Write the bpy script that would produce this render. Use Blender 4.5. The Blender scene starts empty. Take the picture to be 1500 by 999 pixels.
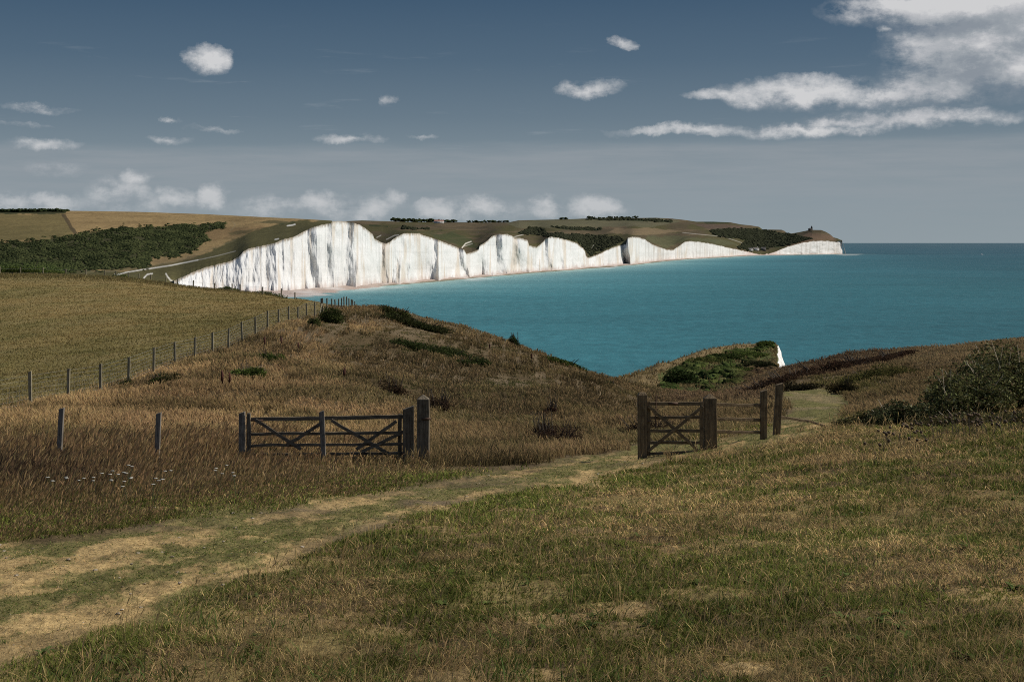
import bpy, math
import numpy as np
from mathutils import Vector
rng = np.random.default_rng(7)
R = math.radians
sc = bpy.context.scene
COL = sc.collection

# ------------------------------------------------------------ camera, world, sun, exposure
ZC = 52.6            # eye height above the sea
F = 50.0/36.0*1500   # focal length in photograph pixels
HZ = 356.0           # horizon row of the photograph
cd = bpy.data.cameras.new('camera'); cam = bpy.data.objects.new('camera', cd); COL.objects.link(cam)
cd.lens = 50; cd.sensor_width = 36; cd.clip_start = 0.1; cd.clip_end = 900000
cam.location = (0, 0, ZC); cam.rotation_euler = (R(90), 0, 0); cd.shift_y = -143.5/1500
sc.camera = cam
sc.cycles.use_denoising = False; sc.cycles.filter_width = 1.0
sc.cycles.max_bounces = 4; sc.cycles.diffuse_bounces = 2; sc.cycles.glossy_bounces = 2; sc.cycles.transmission_bounces = 2
sc.view_settings.view_transform = 'Standard'; sc.view_settings.look = 'None'
sc.view_settings.exposure = 0.0; sc.view_settings.gamma = 1
SUN = Vector((0.74, 0.10, 0.66)).normalized()
EL = math.asin(SUN.z); AZ = math.atan2(SUN.x, SUN.y)
sd = bpy.data.lights.new('sun', 'SUN'); sd.energy = 3.9; sd.angle = R(0.5); sd.color = (1, 0.95, 0.87)
so = bpy.data.objects.new('sun', sd); COL.objects.link(so)
so.rotation_euler = SUN.to_track_quat('Z', 'Y').to_euler()

def lin(r, g, b):
    f = lambda c: (c/255/12.92 if c/255 <= 0.04045 else ((c/255+0.055)/1.055)**2.4)
    return (f(r), f(g), f(b))

class NT:
    def __init__(s, tree):
        s.t = tree; s.n = tree.nodes; s.l = tree.links
    def new(s, typ, **kw):
        n = s.n.new(typ)
        for k, v in kw.items(): setattr(n, k, v)
        return n
    def put(s, sock, v):
        if hasattr(v, 'is_linked') or isinstance(v, bpy.types.NodeSocket): s.l.new(v, sock)
        elif isinstance(v, (tuple, list)) and len(v) == 3 and sock.type == 'RGBA': sock.default_value = (*v, 1)
        else: sock.default_value = v
    def math(s, op, a, b=None, c=None, clamp=False):
        n = s.new('ShaderNodeMath', operation=op); n.use_clamp = clamp
        for i, v in enumerate((a, b, c)):
            if v is not None: s.put(n.inputs[i], v)
        return n.outputs[0]
    def vmath(s, op, a, b=None):
        n = s.new('ShaderNodeVectorMath', operation=op); s.put(n.inputs[0], a)
        if b is not None: s.put(n.inputs[1], b)
        return n.outputs['Value'] if op in ('LENGTH', 'DOT_PRODUCT') else n.outputs[0]
    def mix(s, fac, a, b, blend='MIX'):
        n = s.new('ShaderNodeMix', data_type='RGBA', blend_type=blend)
        s.put(n.inputs[0], fac); s.put(n.inputs[6], a); s.put(n.inputs[7], b); return n.outputs[2]
    def ramp(s, fac, stops, interp='LINEAR'):
        n = s.new('ShaderNodeValToRGB'); cr = n.color_ramp; cr.interpolation = interp
        while len(cr.elements) < len(stops): cr.elements.new(0.5)
        for e, (p, c) in zip(cr.elements, stops):
            e.position = p; e.color = (*c, 1) if len(c) == 3 else c
        s.put(n.inputs[0], fac); return n.outputs[0]
    def maprange(s, v, a, b, c=0.0, d=1.0, smooth=True):
        n = s.new('ShaderNodeMapRange'); n.interpolation_type = 'SMOOTHSTEP' if smooth else 'LINEAR'
        s.put(n.inputs[0], v)
        for i, x in enumerate((a, b, c, d)): n.inputs[i+1].default_value = x
        return n.outputs[0]
    def noise(s, vec, scale, detail=4, rough=0.55, dist=0.0):
        n = s.new('ShaderNodeTexNoise'); s.put(n.inputs['Vector'], vec)
        n.inputs['Scale'].default_value = scale; n.inputs['Detail'].default_value = detail
        n.inputs['Roughness'].default_value = rough; n.inputs['Distortion'].default_value = dist
        return n.outputs[0]

# ---- sky: Nishita sky, greyed towards the horizon, with clouds placed by direction
world = bpy.data.worlds.new('World'); sc.world = world; world.use_nodes = True
w = NT(world.node_tree); w.n.clear()
SKY_STRENGTH = 0.10
def build_world():
    tc = w.new('ShaderNodeTexCoord'); d = tc.outputs['Generated']
    sky = w.new('ShaderNodeTexSky'); sky.sky_type = 'NISHITA'; sky.sun_disc = False
    sky.sun_elevation = EL; sky.sun_rotation = AZ; sky.air_density = 1.0; sky.dust_density = 0.6; sky.ozone_density = 1.5
    sp = w.new('ShaderNodeSeparateXYZ'); w.put(sp.inputs[0], d)
    x, y, z = sp.outputs
    hor = w.math('SQRT', w.math('ADD', w.math('MULTIPLY', x, x), w.math('MULTIPLY', y, y)))
    el = w.math('DIVIDE', z, w.math('MAXIMUM', hor, 0.001))
    az = w.math('ARCTAN2', x, y)
    cmb = w.new('ShaderNodeCombineXYZ'); w.put(cmb.inputs[0], az); w.put(cmb.inputs[1], el)
    uv = cmb.outputs[0]
    S = 1/SKY_STRENGTH
    def K(*c): return tuple(v*S for v in lin(*c))
    # clear air by elevation (el 0.171 is the top of the picture)
    base = w.ramp(w.maprange(el, 0, 0.40, smooth=False), [
        (0.0, lin(139,153,161)), (0.07, lin(131,146,156)), (0.15, lin(120,135,146)), (0.22, lin(100,118,133)),
        (0.32, lin(77,99,119)), (0.43, lin(58,83,107)), (0.7, lin(38,64,92)), (1.0, lin(34,60,92))])
    nclr = w.new('ShaderNodeVectorMath', operation='SCALE'); w.put(nclr.inputs[0], base); nclr.inputs['Scale'].default_value = S
    hi = w.maprange(el, 0.17, 0.75)
    air = w.mix(w.math('MULTIPLY_ADD', hi, 0.95, 0.05), nclr.outputs[0], sky.outputs[0])
    # broad thin veil, its upper edge about 4 degrees up
    sc_uv = w.vmath('MULTIPLY', uv, (1.0, 6.0, 1.0))
    warp = w.noise(sc_uv, 5.0, 5, 0.6)
    elw = w.math('ADD', el, w.math('MULTIPLY', w.math('SUBTRACT', warp, 0.5), 0.016))
    elw = w.math('SUBTRACT', elw, w.math('MULTIPLY', az, 0.012))
    veil = w.math('MULTIPLY', w.maprange(elw, 0.072, 0.062), w.maprange(elw, 0.0, 0.05, 0.25, 1.0))
    veiln = w.noise(w.vmath('MULTIPLY', uv, (2.0, 22.0, 1.0)), 6.0, 5, 0.6)
    veil = w.math('MULTIPLY', veil, w.maprange(veiln, 0.2, 0.75, 0.25, 0.62))
    air = w.mix(veil, air, K(152,158,164))
    # wisps
    wn = w.noise(w.vmath('MULTIPLY', uv, (4.0, 34.0, 1.0)), 3.0, 6, 0.6, 0.3)
    wisp = w.math('MULTIPLY', w.maprange(wn, 0.60, 0.80, 0, 0.42), w.math('MULTIPLY', w.maprange(el, 0.05, 0.08), w.maprange(el, 0.16, 0.10)))
    air = w.mix(wisp, air, K(158,166,174))
    # cumulus: (px, py, rx, ry, strength)
    clouds = [(300,84,44,26,1.35), (908,62,20,11,0.75), (567,143,20,10,0.5),(1294,47,17,10,0.8),
      (1430,10,240,42,1.7), (1450,70,175,85,1.7), (1385,120,100,45,1.35), (1500,100,110,40,1.5), (1330,10,130,26,1.3), (1390,60,90,60,1.3), (1520,40,120,60,1.6),
      (1180,136,165,30,1.25), (1300,140,110,22,1.0), (1060,140,75,13,0.75), (862,128,66,17,0.95), (830,124,26,12,0.8),
      (1010,192,150,11,0.85), (1180,188,150,14,1.05), (1340,172,170,20,1.25), (1240,176,90,14,1.0),
      (515,202,76,11,0.72), (310,188,60,7,0.46), (62,160,64,9,0.55), (250,209,50,9,0.44), (40,184,50,6,0.42), (620,200,36,6,0.4),(250,176,24,6,0.4),(180,302,170,24,0.5),(460,306,190,24,0.55),(700,308,150,20,0.5),
      (18,298,42,20,0.95),(75,298,42,19,1.0),(170,286,60,28,0.85),(203,266,30,14,0.75),(262,292,38,22,0.9),(308,287,34,26,1.15),(400,303,60,24,0.8),
      (475,296,50,24,1.05),(540,304,58,24,0.9),(575,290,28,16,0.72),(645,306,52,22,1.15),(705,304,50,20,1.1),(800,302,36,20,1.05),(870,306,58,24,1.2),(60,212,80,12,0.5),(80,250,60,16,0.5)]
    wv = w.new('ShaderNodeTexNoise'); w.put(wv.inputs['Vector'], uv); wv.inputs['Scale'].default_value = 26; wv.inputs['Detail'].default_value = 7; wv.inputs['Roughness'].default_value = 0.66
    off = w.vmath('MULTIPLY', w.vmath('SUBTRACT', wv.outputs['Color'], (0.5, 0.5, 0.5)), (0.038, 0.022, 0))
    uvw = w.vmath('ADD', uv, off)
    def density(vec):
        acc = None
        for (px, py, rx, ry, st) in clouds:
            a = math.atan((px-750)/F); e = (HZ-py)/F*math.cos(a)
            q = w.vmath('MULTIPLY', w.vmath('SUBTRACT', vec, (a, e, 0)), (F/rx, F/ry, 0))
            m = w.math('MULTIPLY', w.math('SUBTRACT', 1.0, w.vmath('LENGTH', q), clamp=True), st)
            acc = m if acc is None else w.math('SMOOTH_MAX', acc, m, 0.10)
        return acc
    den = density(uvw)
    # generic clouds elsewhere round the sky
    gn = w.noise(w.vmath('MULTIPLY', uv, (1.0, 3.0, 1.0)), 3.2, 7, 0.6)
    gen = w.math('MULTIPLY', w.maprange(gn, 0.52, 0.75), w.math('MULTIPLY', w.maprange(w.math('ABSOLUTE', az), 0.45, 0.7), w.maprange(el, 0.02, 0.2)))
    den = w.math('MAXIMUM', den, gen)
    den = w.math('MAXIMUM', w.math('SUBTRACT', den, 0.07), 0.0)
    fn = w.noise(w.vmath('MULTIPLY', uv, (1.0, 1.6, 1.0)), 34.0, 9, 0.66)
    den = w.math('ADD', den, w.math('MULTIPLY', w.math('MULTIPLY', w.math('SUBTRACT', fn, 0.52), 2.1), w.maprange(den, 0.0, 0.40)))
    cov = w.math('POWER', w.maprange(den, 0.04, 0.85, smooth=False), 0.9)
    # cloud light: edges and tops bright, thick undersides grey
    d2 = density(w.vmath('ADD', uvw, (0.012, 0.014, 0)))
    lit = w.math('SUBTRACT', den, d2)
    thick = w.maprange(den, 0.55, 1.15)
    shade = w.math('SUBTRACT', w.math('ADD', w.math('MULTIPLY', lit, 0.9), 0.70), w.math('MULTIPLY', thick, 0.32))
    shade = w.math('ADD', shade, w.math('MULTIPLY', w.math('SUBTRACT', fn, 0.5), 0.9), clamp=True)
    ccol = w.ramp(shade, [(0.0, lin(140,148,157)), (0.3, lin(160,166,172)), (0.6, lin(186,188,192)), (1.0, lin(212,212,213))])
    cs = w.new('ShaderNodeVectorMath', operation='SCALE'); w.put(cs.inputs[0], ccol); cs.inputs['Scale'].default_value = S
    low = w.maprange(el, 0.02, 0.07, 0.62, 0.93)
    fin = w.mix(w.math('MULTIPLY', cov, low), air, cs.outputs[0])
    bg = w.new('ShaderNodeBackground'); w.put(bg.inputs[0], fin); bg.inputs[1].default_value = SKY_STRENGTH
    out = w.new('ShaderNodeOutputWorld'); w.l.new(bg.outputs[0], out.inputs[0])
build_world()

# ------------------------------------------------------------ helpers
def tag(o, label=None, cat=None, group=None, kind=None):
    if label: o['label'] = label
    if cat: o['category'] = cat
    if group: o['group'] = group
    if kind: o['kind'] = kind
    return o
def link(name, me, mat=None, parent=None):
    o = bpy.data.objects.new(name, me); COL.objects.link(o)
    if mat is not None: me.materials.append(mat)
    if parent is not None: o.parent = parent
    return o
def empty(name, loc, rz=0):
    o = bpy.data.objects.new(name, None); COL.objects.link(o); o.location = loc; o.rotation_euler = (0, 0, rz)
    o.empty_display_size = 0.2; return o
def copy_tree(o, parent=None):
    c = o.copy(); COL.objects.link(c); c.parent = parent
    for ch in [k for k in COL.objects if k.parent == o]: copy_tree(ch, c)
    return c
def fmesh(name, V, faces, col=None, smooth=False, extra=None):
    """V (n,3); faces (m,k) all the same size"""
    me = bpy.data.meshes.new(name); V = np.asarray(V, np.float32); faces = np.asarray(faces, np.int32)
    m, k = faces.shape
    me.vertices.add(len(V)); me.vertices.foreach_set('co', V.ravel())
    me.loops.add(m*k); me.loops.foreach_set('vertex_index', faces.ravel())
    me.polygons.add(m); me.polygons.foreach_set('loop_start', np.arange(0, m*k, k, dtype=np.int32))
    me.polygons.foreach_set('loop_total', np.full(m, k, np.int32))
    if smooth: me.polygons.foreach_set('use_smooth', np.ones(m, bool))
    me.update(calc_edges=True)
    if col is not None:
        a = me.color_attributes.new('col', 'FLOAT_COLOR', 'POINT')
        c4 = np.ones((len(V), 4), np.float32); c4[:, :3] = col; a.data.foreach_set('color', c4.ravel())
    return me
def gridfaces(nr, nc):
    i = np.arange(nr-1)[:, None]*nc + np.arange(nc-1)[None, :]
    i = i.ravel(); return np.stack([i, i+1, i+nc+1, i+nc], 1)

def _h(ix, iy, seed):
    n = (ix.astype(np.int64)*374761393 + iy.astype(np.int64)*668265263 + seed*1442695041) & 0xffffffff
    n = ((n ^ (n >> 13))*1274126177) & 0xffffffff
    return ((n ^ (n >> 16)) & 0xffff)/65535.0
def vnoise(x, y, seed=0):
    x = np.asarray(x, float); y = np.asarray(y, float)
    ix = np.floor(x); iy = np.floor(y); fx = x-ix; fy = y-iy; ix = ix.astype(np.int64); iy = iy.astype(np.int64)
    fx = fx*fx*(3-2*fx); fy = fy*fy*(3-2*fy)
    a = _h(ix, iy, seed); b = _h(ix+1, iy, seed); c = _h(ix, iy+1, seed); d = _h(ix+1, iy+1, seed)
    return (a*(1-fx)+b*fx)*(1-fy)+(c*(1-fx)+d*fx)*fy
def fbm(x, y, oct=4, seed=0, g=0.5):
    s = 0; a = 1; t = 0
    x = np.asarray(x, float); y = np.asarray(y, float)
    for k in range(oct):
        s = s+a*vnoise(x*2**k+k*17.3, y*2**k-k*9.1, seed+k); t += a; a *= g
    return s/t
def sstep(a, b, x):
    t = np.clip((x-a)/(b-a), 0, 1); return t*t*(3-2*t)
def pchip(xk, yk, xq):
    xk = np.asarray(xk, float); yk = np.asarray(yk, float); flat = yk.ndim == 1
    if flat: yk = yk[:, None]
    h = np.diff(xk)[:, None]; d = np.diff(yk, axis=0)/h
    m = np.zeros_like(yk); m[0] = d[0]; m[-1] = d[-1]
    if len(xk) > 2:
        p = d[:-1]*d[1:]; w1 = 2*h[1:]+h[:-1]; w2 = h[1:]+2*h[:-1]
        with np.errstate(divide='ignore', invalid='ignore'):
            hm = (w1+w2)/(w1/d[:-1]+w2/d[1:])
        m[1:-1] = np.where(p > 0, hm, 0)
    xq = np.clip(np.asarray(xq, float), xk[0], xk[-1])
    i = np.clip(np.searchsorted(xk, xq)-1, 0, len(xk)-2)
    hh = (xk[i+1]-xk[i])[:, None]; t = ((xq-xk[i])[:, None])/hh
    r = (2*t**3-3*t**2+1)*yk[i]+(t**3-2*t**2+t)*hh*m[i]+(-2*t**3+3*t**2)*yk[i+1]+(t**3-t**2)*hh*m[i+1]
    return r[:, 0] if flat else r
def sdf(px, py, poly):
    """signed distance to a polygon, positive inside"""
    px = np.asarray(px, float); py = np.asarray(py, float)
    dmin = np.full(px.shape, 1e9); ins = np.zeros(px.shape, bool); n = len(poly)
    for i in range(n):
        x1, y1 = poly[i]; x2, y2 = poly[(i+1) % n]
        dx, dy = x2-x1, y2-y1; t = np.clip(((px-x1)*dx+(py-y1)*dy)/(dx*dx+dy*dy+1e-9), 0, 1)
        dmin = np.minimum(dmin, np.hypot(px-x1-t*dx, py-y1-t*dy))
        c = ((y1 > py) != (y2 > py)) & (px < (x2-x1)*(py-y1)/(y2-y1+1e-12)+x1); ins ^= c
    return np.where(ins, dmin, -dmin)
def linedist(px, py, pts):
    d = np.full(np.shape(px), 1e9)
    for (x1, y1), (x2, y2) in zip(pts[:-1], pts[1:]):
        dx, dy = x2-x1, y2-y1; t = np.clip(((px-x1)*dx+(py-y1)*dy)/(dx*dx+dy*dy+1e-9), 0, 1)
        d = np.minimum(d, np.hypot(px-x1-t*dx, py-y1-t*dy))
    return d
def mixc(c, c2, m):
    m = np.asarray(m)[..., None]; return c*(1-m)+np.asarray(c2)*m
def at(px, py, Y): return np.array([(px-750)/F*Y, Y, ZC+(HZ-py)/F*Y])

# ------------------------------------------------------------ materials
def mat_new(name):
    m = bpy.data.materials.new(name); m.use_nodes = True; t = NT(m.node_tree); t.n.clear()
    out = t.new('ShaderNodeOutputMaterial'); return m, t, out
def principled(t, out, col, rough=0.85, spec=0.2, normal=None):
    b = t.new('ShaderNodeBsdfPrincipled'); t.put(b.inputs['Base Color'], col); t.put(b.inputs['Roughness'], rough)
    b.inputs['Specular IOR Level'].default_value = spec
    if normal is not None: t.l.new(normal, b.inputs['Normal'])
    t.l.new(b.outputs[0], out.inputs[0]); return b
def bump(t, h, strength, dist):
    b = t.new('ShaderNodeBump'); t.put(b.inputs['Height'], h); b.inputs['Strength'].default_value = strength; b.inputs['Distance'].default_value = dist
    return b.outputs[0]
def attr(t, name='col'):
    a = t.new('ShaderNodeAttribute', attribute_name=name); return a.outputs['Color']
def objco(t): return t.new('ShaderNodeTexCoord').outputs['Object']

def m_ground(name, s1, s2, amp=0.5, bd=0.05, bs=0.6):
    m, t, out = mat_new(name); c = attr(t); co = objco(t)
    n1 = t.noise(co, s1, 6, 0.65); n2 = t.noise(co, s2, 5, 0.6)
    k = t.math('MULTIPLY', t.maprange(n1, 0.28, 0.72, 1-amp, 1+amp, False), t.maprange(n2, 0.3, 0.7, 1-amp*0.5, 1+amp*0.5, False))
    sc_ = t.new('ShaderNodeVectorMath', operation='SCALE'); t.put(sc_.inputs[0], c); t.put(sc_.inputs['Scale'], k)
    principled(t, out, sc_.outputs[0], 0.95, 0.05, bump(t, n1, bs, bd)); return m
M_ground = m_ground('turf_and_soil', 14.0, 1.3, 0.45, 0.05, 0.8)
M_down = m_ground('chalk_downland', 0.16, 0.02, 0.28, 2.0, 0.6)
M_head = m_ground('headland_turf', 1.5, 0.2, 0.4, 0.3, 0.6)

def m_leaf(name, trans=0.3, spec=0.0):
    m, t, out = mat_new(name); c = attr(t)
    d = t.new('ShaderNodeBsdfDiffuse'); t.put(d.inputs[0], c)
    tr = t.new('ShaderNodeBsdfTranslucent'); t.put(tr.inputs[0], c)
    mx = t.new('ShaderNodeMixShader'); mx.inputs[0].default_value = trans
    t.l.new(d.outputs[0], mx.inputs[1]); t.l.new(tr.outputs[0], mx.inputs[2]); o = mx.outputs[0]
    if spec:
        g = t.new('ShaderNodeBsdfGlossy'); g.inputs['Roughness'].default_value = 0.35; g.inputs[0].default_value = (1, 1, 1, 1)
        m2 = t.new('ShaderNodeMixShader'); m2.inputs[0].default_value = spec
        t.l.new(o, m2.inputs[1]); t.l.new(g.outputs[0], m2.inputs[2]); o = m2.outputs[0]
    t.l.new(o, out.inputs[0]); return m
M_grass = m_leaf('grass_blades', 0.35)
M_leaf = m_leaf('shrub_leaves', 0.25, 0.0)

def m_wood(name, c1, c2, lichen=0.25, axis=2):
    m, t, out = mat_new(name); co = objco(t)
    sc3 = [34.0, 34.0, 34.0]; sc3[axis] = 2.2
    g = t.noise(t.vmath('MULTIPLY', co, tuple(sc3)), 1.0, 6, 0.65)
    b = t.noise(co, 5.0, 5, 0.6); l = t.noise(co, 22.0, 4, 0.6)
    c = t.mix(t.maprange(g, 0.3, 0.7), c1, c2)
    c = t.mix(t.maprange(b, 0.45, 0.75, 0, 0.7), c, tuple(v*0.45 for v in c1))
    c = t.mix(t.maprange(l, 0.58, 0.75, 0, lichen), c, (0.30, 0.29, 0.20))
    principled(t, out, c, 0.85, 0.15, bump(t, g, 0.7, 0.012)); return m
OAK = lin(128,116,96); OAKD = lin(78,69,57); GREY = lin(140,132,120); GREYD = lin(84,78,70)
M_woodV = m_wood('weathered_oak_upright', OAKD, OAK, 0.3, 2)
M_woodH = m_wood('weathered_oak_rail', OAKD, OAK, 0.25, 0)
M_greyV = m_wood('silvered_post_timber', GREYD, GREY, 0.4, 2)
M_oakL = m_wood('paler_oak_upright', lin(84,70,52), lin(134,115,86), 0.3, 2); M_oakLH = m_wood('paler_oak_rail', lin(84,70,52), lin(130,112,84), 0.3, 0)
M_fpost = m_wood('softwood_fence_post', lin(112,104,84), lin(160,150,124), 0.3, 2)
M_old = m_wood('old_grey_stake', lin(92,86,78), lin(140,132,120), 0.3, 2)

def m_plain(name, c, rough=0.6, metal=0.0, nscale=8, amp=0.3):
    m, t, out = mat_new(name); n = t.noise(objco(t), nscale, 5, 0.6)
    k = t.maprange(n, 0.3, 0.7, 1-amp, 1+amp, False)
    s = t.new('ShaderNodeVectorMath', operation='SCALE'); s.inputs[0].default_value = c; t.put(s.inputs['Scale'], k)
    b = principled(t, out, s.outputs[0], rough, 0.3); b.inputs['Metallic'].default_value = metal; return m
M_wire = m_plain('galvanised_wire', (0.42, 0.42, 0.40), 0.45, 0.6)
M_iron = m_plain('rusty_iron', (0.10, 0.06, 0.04), 0.7, 0.4, 60)

# ------------------------------------------------------------ the near hill: height field
def plane_cols(a):  # near rows, by picture column
    return a
NEAR = {  # column px: [(distance, picture row of the ground)] ; rows beyond a crest given as ('z', height above the sea)
 -1200: [(22,735),(32,692),(45,632),(57,598),(75,552),(100,505),(130,468),(170,436),(220,412),(255,404),(300,'z',44),(420,'z',34),(800,'z',4),(1300,'z',2.5)],
 0:    [(22,722),(32,678),(45,617),(57,582),(75,540),(100,498),(130,464),(170,433),(220,410),(255,403),(300,'z',44),(420,'z',34),(800,'z',4),(1300,'z',2.5)],
 150:  [(22,722),(32,677),(45,616),(57,573),(75,530),(100,492),(130,462),(170,434),(220,413),(255,406.5),(300,'z',43.6),(420,'z',33),(800,'z',3.5),(1300,'z',2.5)],
 300:  [(22,721),(32,676),(45,616),(57,571),(75,523),(100,486),(130,462),(170,441),(220,427),(250,424.5),(300,'z',40),(420,'z',22),(600,'z',1),(1300,'z',-4)],
 400:  [(22,720),(32,676),(45,618),(57,574),(75,523),(98,477),(130,458),(170,443),(220,434.5),(250,434.5),(300,'z',36),(420,'z',14),(560,'z',-3),(1300,'z',-8)],
 450:  [(22,720),(32,676),(45,622),(57,578),(75,530),(100,478),(112,465),(130,456),(170,445),(200,441.5),(240,'z',40),(300,'z',30),(420,'z',-4),(1300,'z',-10)],
 500:  [(22,720),(32,676),(45,626),(57,582),(75,533),(100,483),(122,459),(150,454),(180,454),(220,'z',40),(260,'z',24),(320,'z',-4),(1300,'z',-10)],
 550:  [(22,720),(32,676),(45,628),(57,586),(75,538),(100,489),(130,457),(160,'z',45),(220,'z',34),(300,'z',-4),(1300,'z',-10)],
 650:  [(22,720),(32,674),(45,634),(57,600),(75,556),(100,508),(125,480),(150,'z',43.5),(200,'z',30),(270,'z',-4),(1300,'z',-10)],
 750:  [(22,719),(32,672),(45,638),(57,609),(75,569),(100,525),(115,508),(140,'z',42.5),(190,'z',28),(250,'z',-4),(1300,'z',-10)],
 850:  [(22,718),(32,671),(45,643),(57,618),(75,582),(100,543),(120,'z',41.6),(170,'z',30),(230,'z',-4),(1300,'z',-10)],
 930:  [(22,718),(32,669),(45,643),(57,622),(75,602),(96,577),(120,'z',40.6),(170,'z',30),(230,'z',-4),(1300,'z',-10)],
 1050: [(22,712),(32,655),(45,632),(57,612),(75,590),(100,590),(112,585),(140,'z',38),(190,'z',28),(250,'z',-4),(1300,'z',-10)],
 1150: [(22,700),(32,640),(45,622),(57,605),(75,583),(100,568),(124,556),(150,'z',39.5),(210,'z',26),(270,'z',-4),(1300,'z',-10)],
 1250: [(22,689),(32,628),(45,609),(57,597),(75,578),(100,553),(130,534),(155,'z',40.5),(210,'z',28),(280,'z',-4),(1300,'z',-10)],
 1350: [(22,680),(32,620),(45,598),(57,583),(75,560),(100,535),(130,520),(155,'z',41),(210,'z',28),(280,'z',-4),(1300,'z',-10)],
 1500: [(22,669),(32,612),(45,585),(57,568),(75,545),(100,520),(122,507),(150,'z',42.5),(210,'z',28),(280,'z',-4),(1300,'z',-10)],
 1800: [(22,655),(32,600),(45,570),(57,550),(75,525),(100,500),(122,490),(150,'z',43),(210,'z',28),(280,'z',-4),(1300,'z',-10)],
 2700: [(22,650),(32,595),(45,565),(57,545),(75,520),(100,497),(122,488),(150,'z',43),(210,'z',28),(280,'z',-4),(1300,'z',-10)]}
def near_slope(px):   # gentle rise of the foreground to the right
    return np.interp(px, [930, 1500, 2700], [0.100, 0.090, 0.085]), np.interp(px, [930, 1500, 2700], [1.65, 1.60, 1.6])
LY = np.linspace(math.log(2.0), math.log(1300.0), 1000)
def build_table():
    pk = sorted(NEAR); cols = []
    for p in pk:
        sl, h0 = near_slope(p); ys = []; zs = []
        for Y in (2, 3, 5, 8, 12, 16): ys.append(Y); zs.append(ZC-h0-sl*Y)
        for r in NEAR[p]:
            ys.append(r[0]); zs.append(r[2] if r[1] == 'z' else ZC-(r[1]-HZ)/F*r[0])
        cols.append(pchip(np.log(ys), zs, LY))
    return np.array(pk, float), np.array(cols)     # (cols, rows)
PK, PZ = build_table()
PXG = np.concatenate([np.arange(-1200, -60, 14.0), np.arange(-60, 1560, 2.5), np.arange(1560, 2700, 14.0), [2700.0]])
TAB = pchip(PK, PZ, PXG)                            # (npx, nLY)
def smooth(a, n, ax):
    k = np.exp(-0.5*(np.arange(-3*n, 3*n+1)/n)**2); k /= k.sum()
    pad = [(0, 0), (0, 0)]; pad[ax] = (3*n, 3*n); b = np.pad(a, pad, mode='edge')
    return np.apply_along_axis(lambda v: np.convolve(v, k, 'valid'), ax, b)
TAB = smooth(TAB, 5, 0); TAB = smooth(TAB, 4, 1)
def gz0(px, Y):
    px = np.clip(px, PXG[0], PXG[-1]-1e-6); ly = np.clip(np.log(np.maximum(Y, 2.0)), LY[0], LY[-1]-1e-9)
    i = np.clip(np.searchsorted(PXG, px, side='right')-1, 0, len(PXG)-2); fx = (px-PXG[i])/(PXG[i+1]-PXG[i])
    v = (ly-LY[0])/(LY[1]-LY[0]); j = np.clip(v.astype(int), 0, len(LY)-2); fy = v-j
    return (TAB[i, j]*(1-fx)+TAB[i+1, j]*fx)*(1-fy)+(TAB[i, j+1]*(1-fx)+TAB[i+1, j+1]*fx)*fy
def relief(X, Y, px):
    a = (fbm(X*0.9, Y*0.9, 4, 3)-0.5)*0.10
    b = (fbm(X*0.16, Y*0.16, 4, 11)-0.5)*np.interp(Y, [8, 30, 60, 150], [0.05, 0.35, 0.9, 1.0])
    fieldm = sstep(470, 400, px)*sstep(48, 90, Y)
    c = (fbm(X*3.2, Y*3.2, 3, 21)-0.5)*0.10*np.interp(Y, [6, 40, 80], [1, 1, 0.5])
    return a + b*(1-0.75*fieldm)*np.interp(Y, [200, 400], [1, 1]) + c
def G(px, Y):
    px = np.asarray(px, float); Y = np.asarray(Y, float); X = (px-750)/F*Y
    return np.stack([X, Y, gz0(px, Y)+relief(X, Y, px)], -1)
def gpoint(px, Y): return Vector(G(np.array([px]), np.array([Y]))[0])
def row_of(P): return HZ-(P[..., 2]-ZC)/P[..., 1]*F

# fence line (used for zones too)
FENCE = [(45+0, 50.0)]
FENCE_PX = [786+(45-786)/(1+0.08*k) for k in range(-9, 18)]
FENCE_Y = [50*(1+0.08*k) for k in range(-9, 18)]
FENCE2_PX = [479, 486.5, 491.5, 496, 500.2, 504.2, 508, 511.3, 514.3, 517, 519.6, 522, 524.4, 527, 529.5, 532, 535, 538, 541, 544, 547.5]
FENCE2_Y = [122+5.0*k for k in range(len(FENCE2_PX))]
def fence_Y(px):
    return np.interp(px, FENCE_PX+FENCE2_PX[:3], FENCE_Y+FENCE2_Y[:3])

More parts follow.
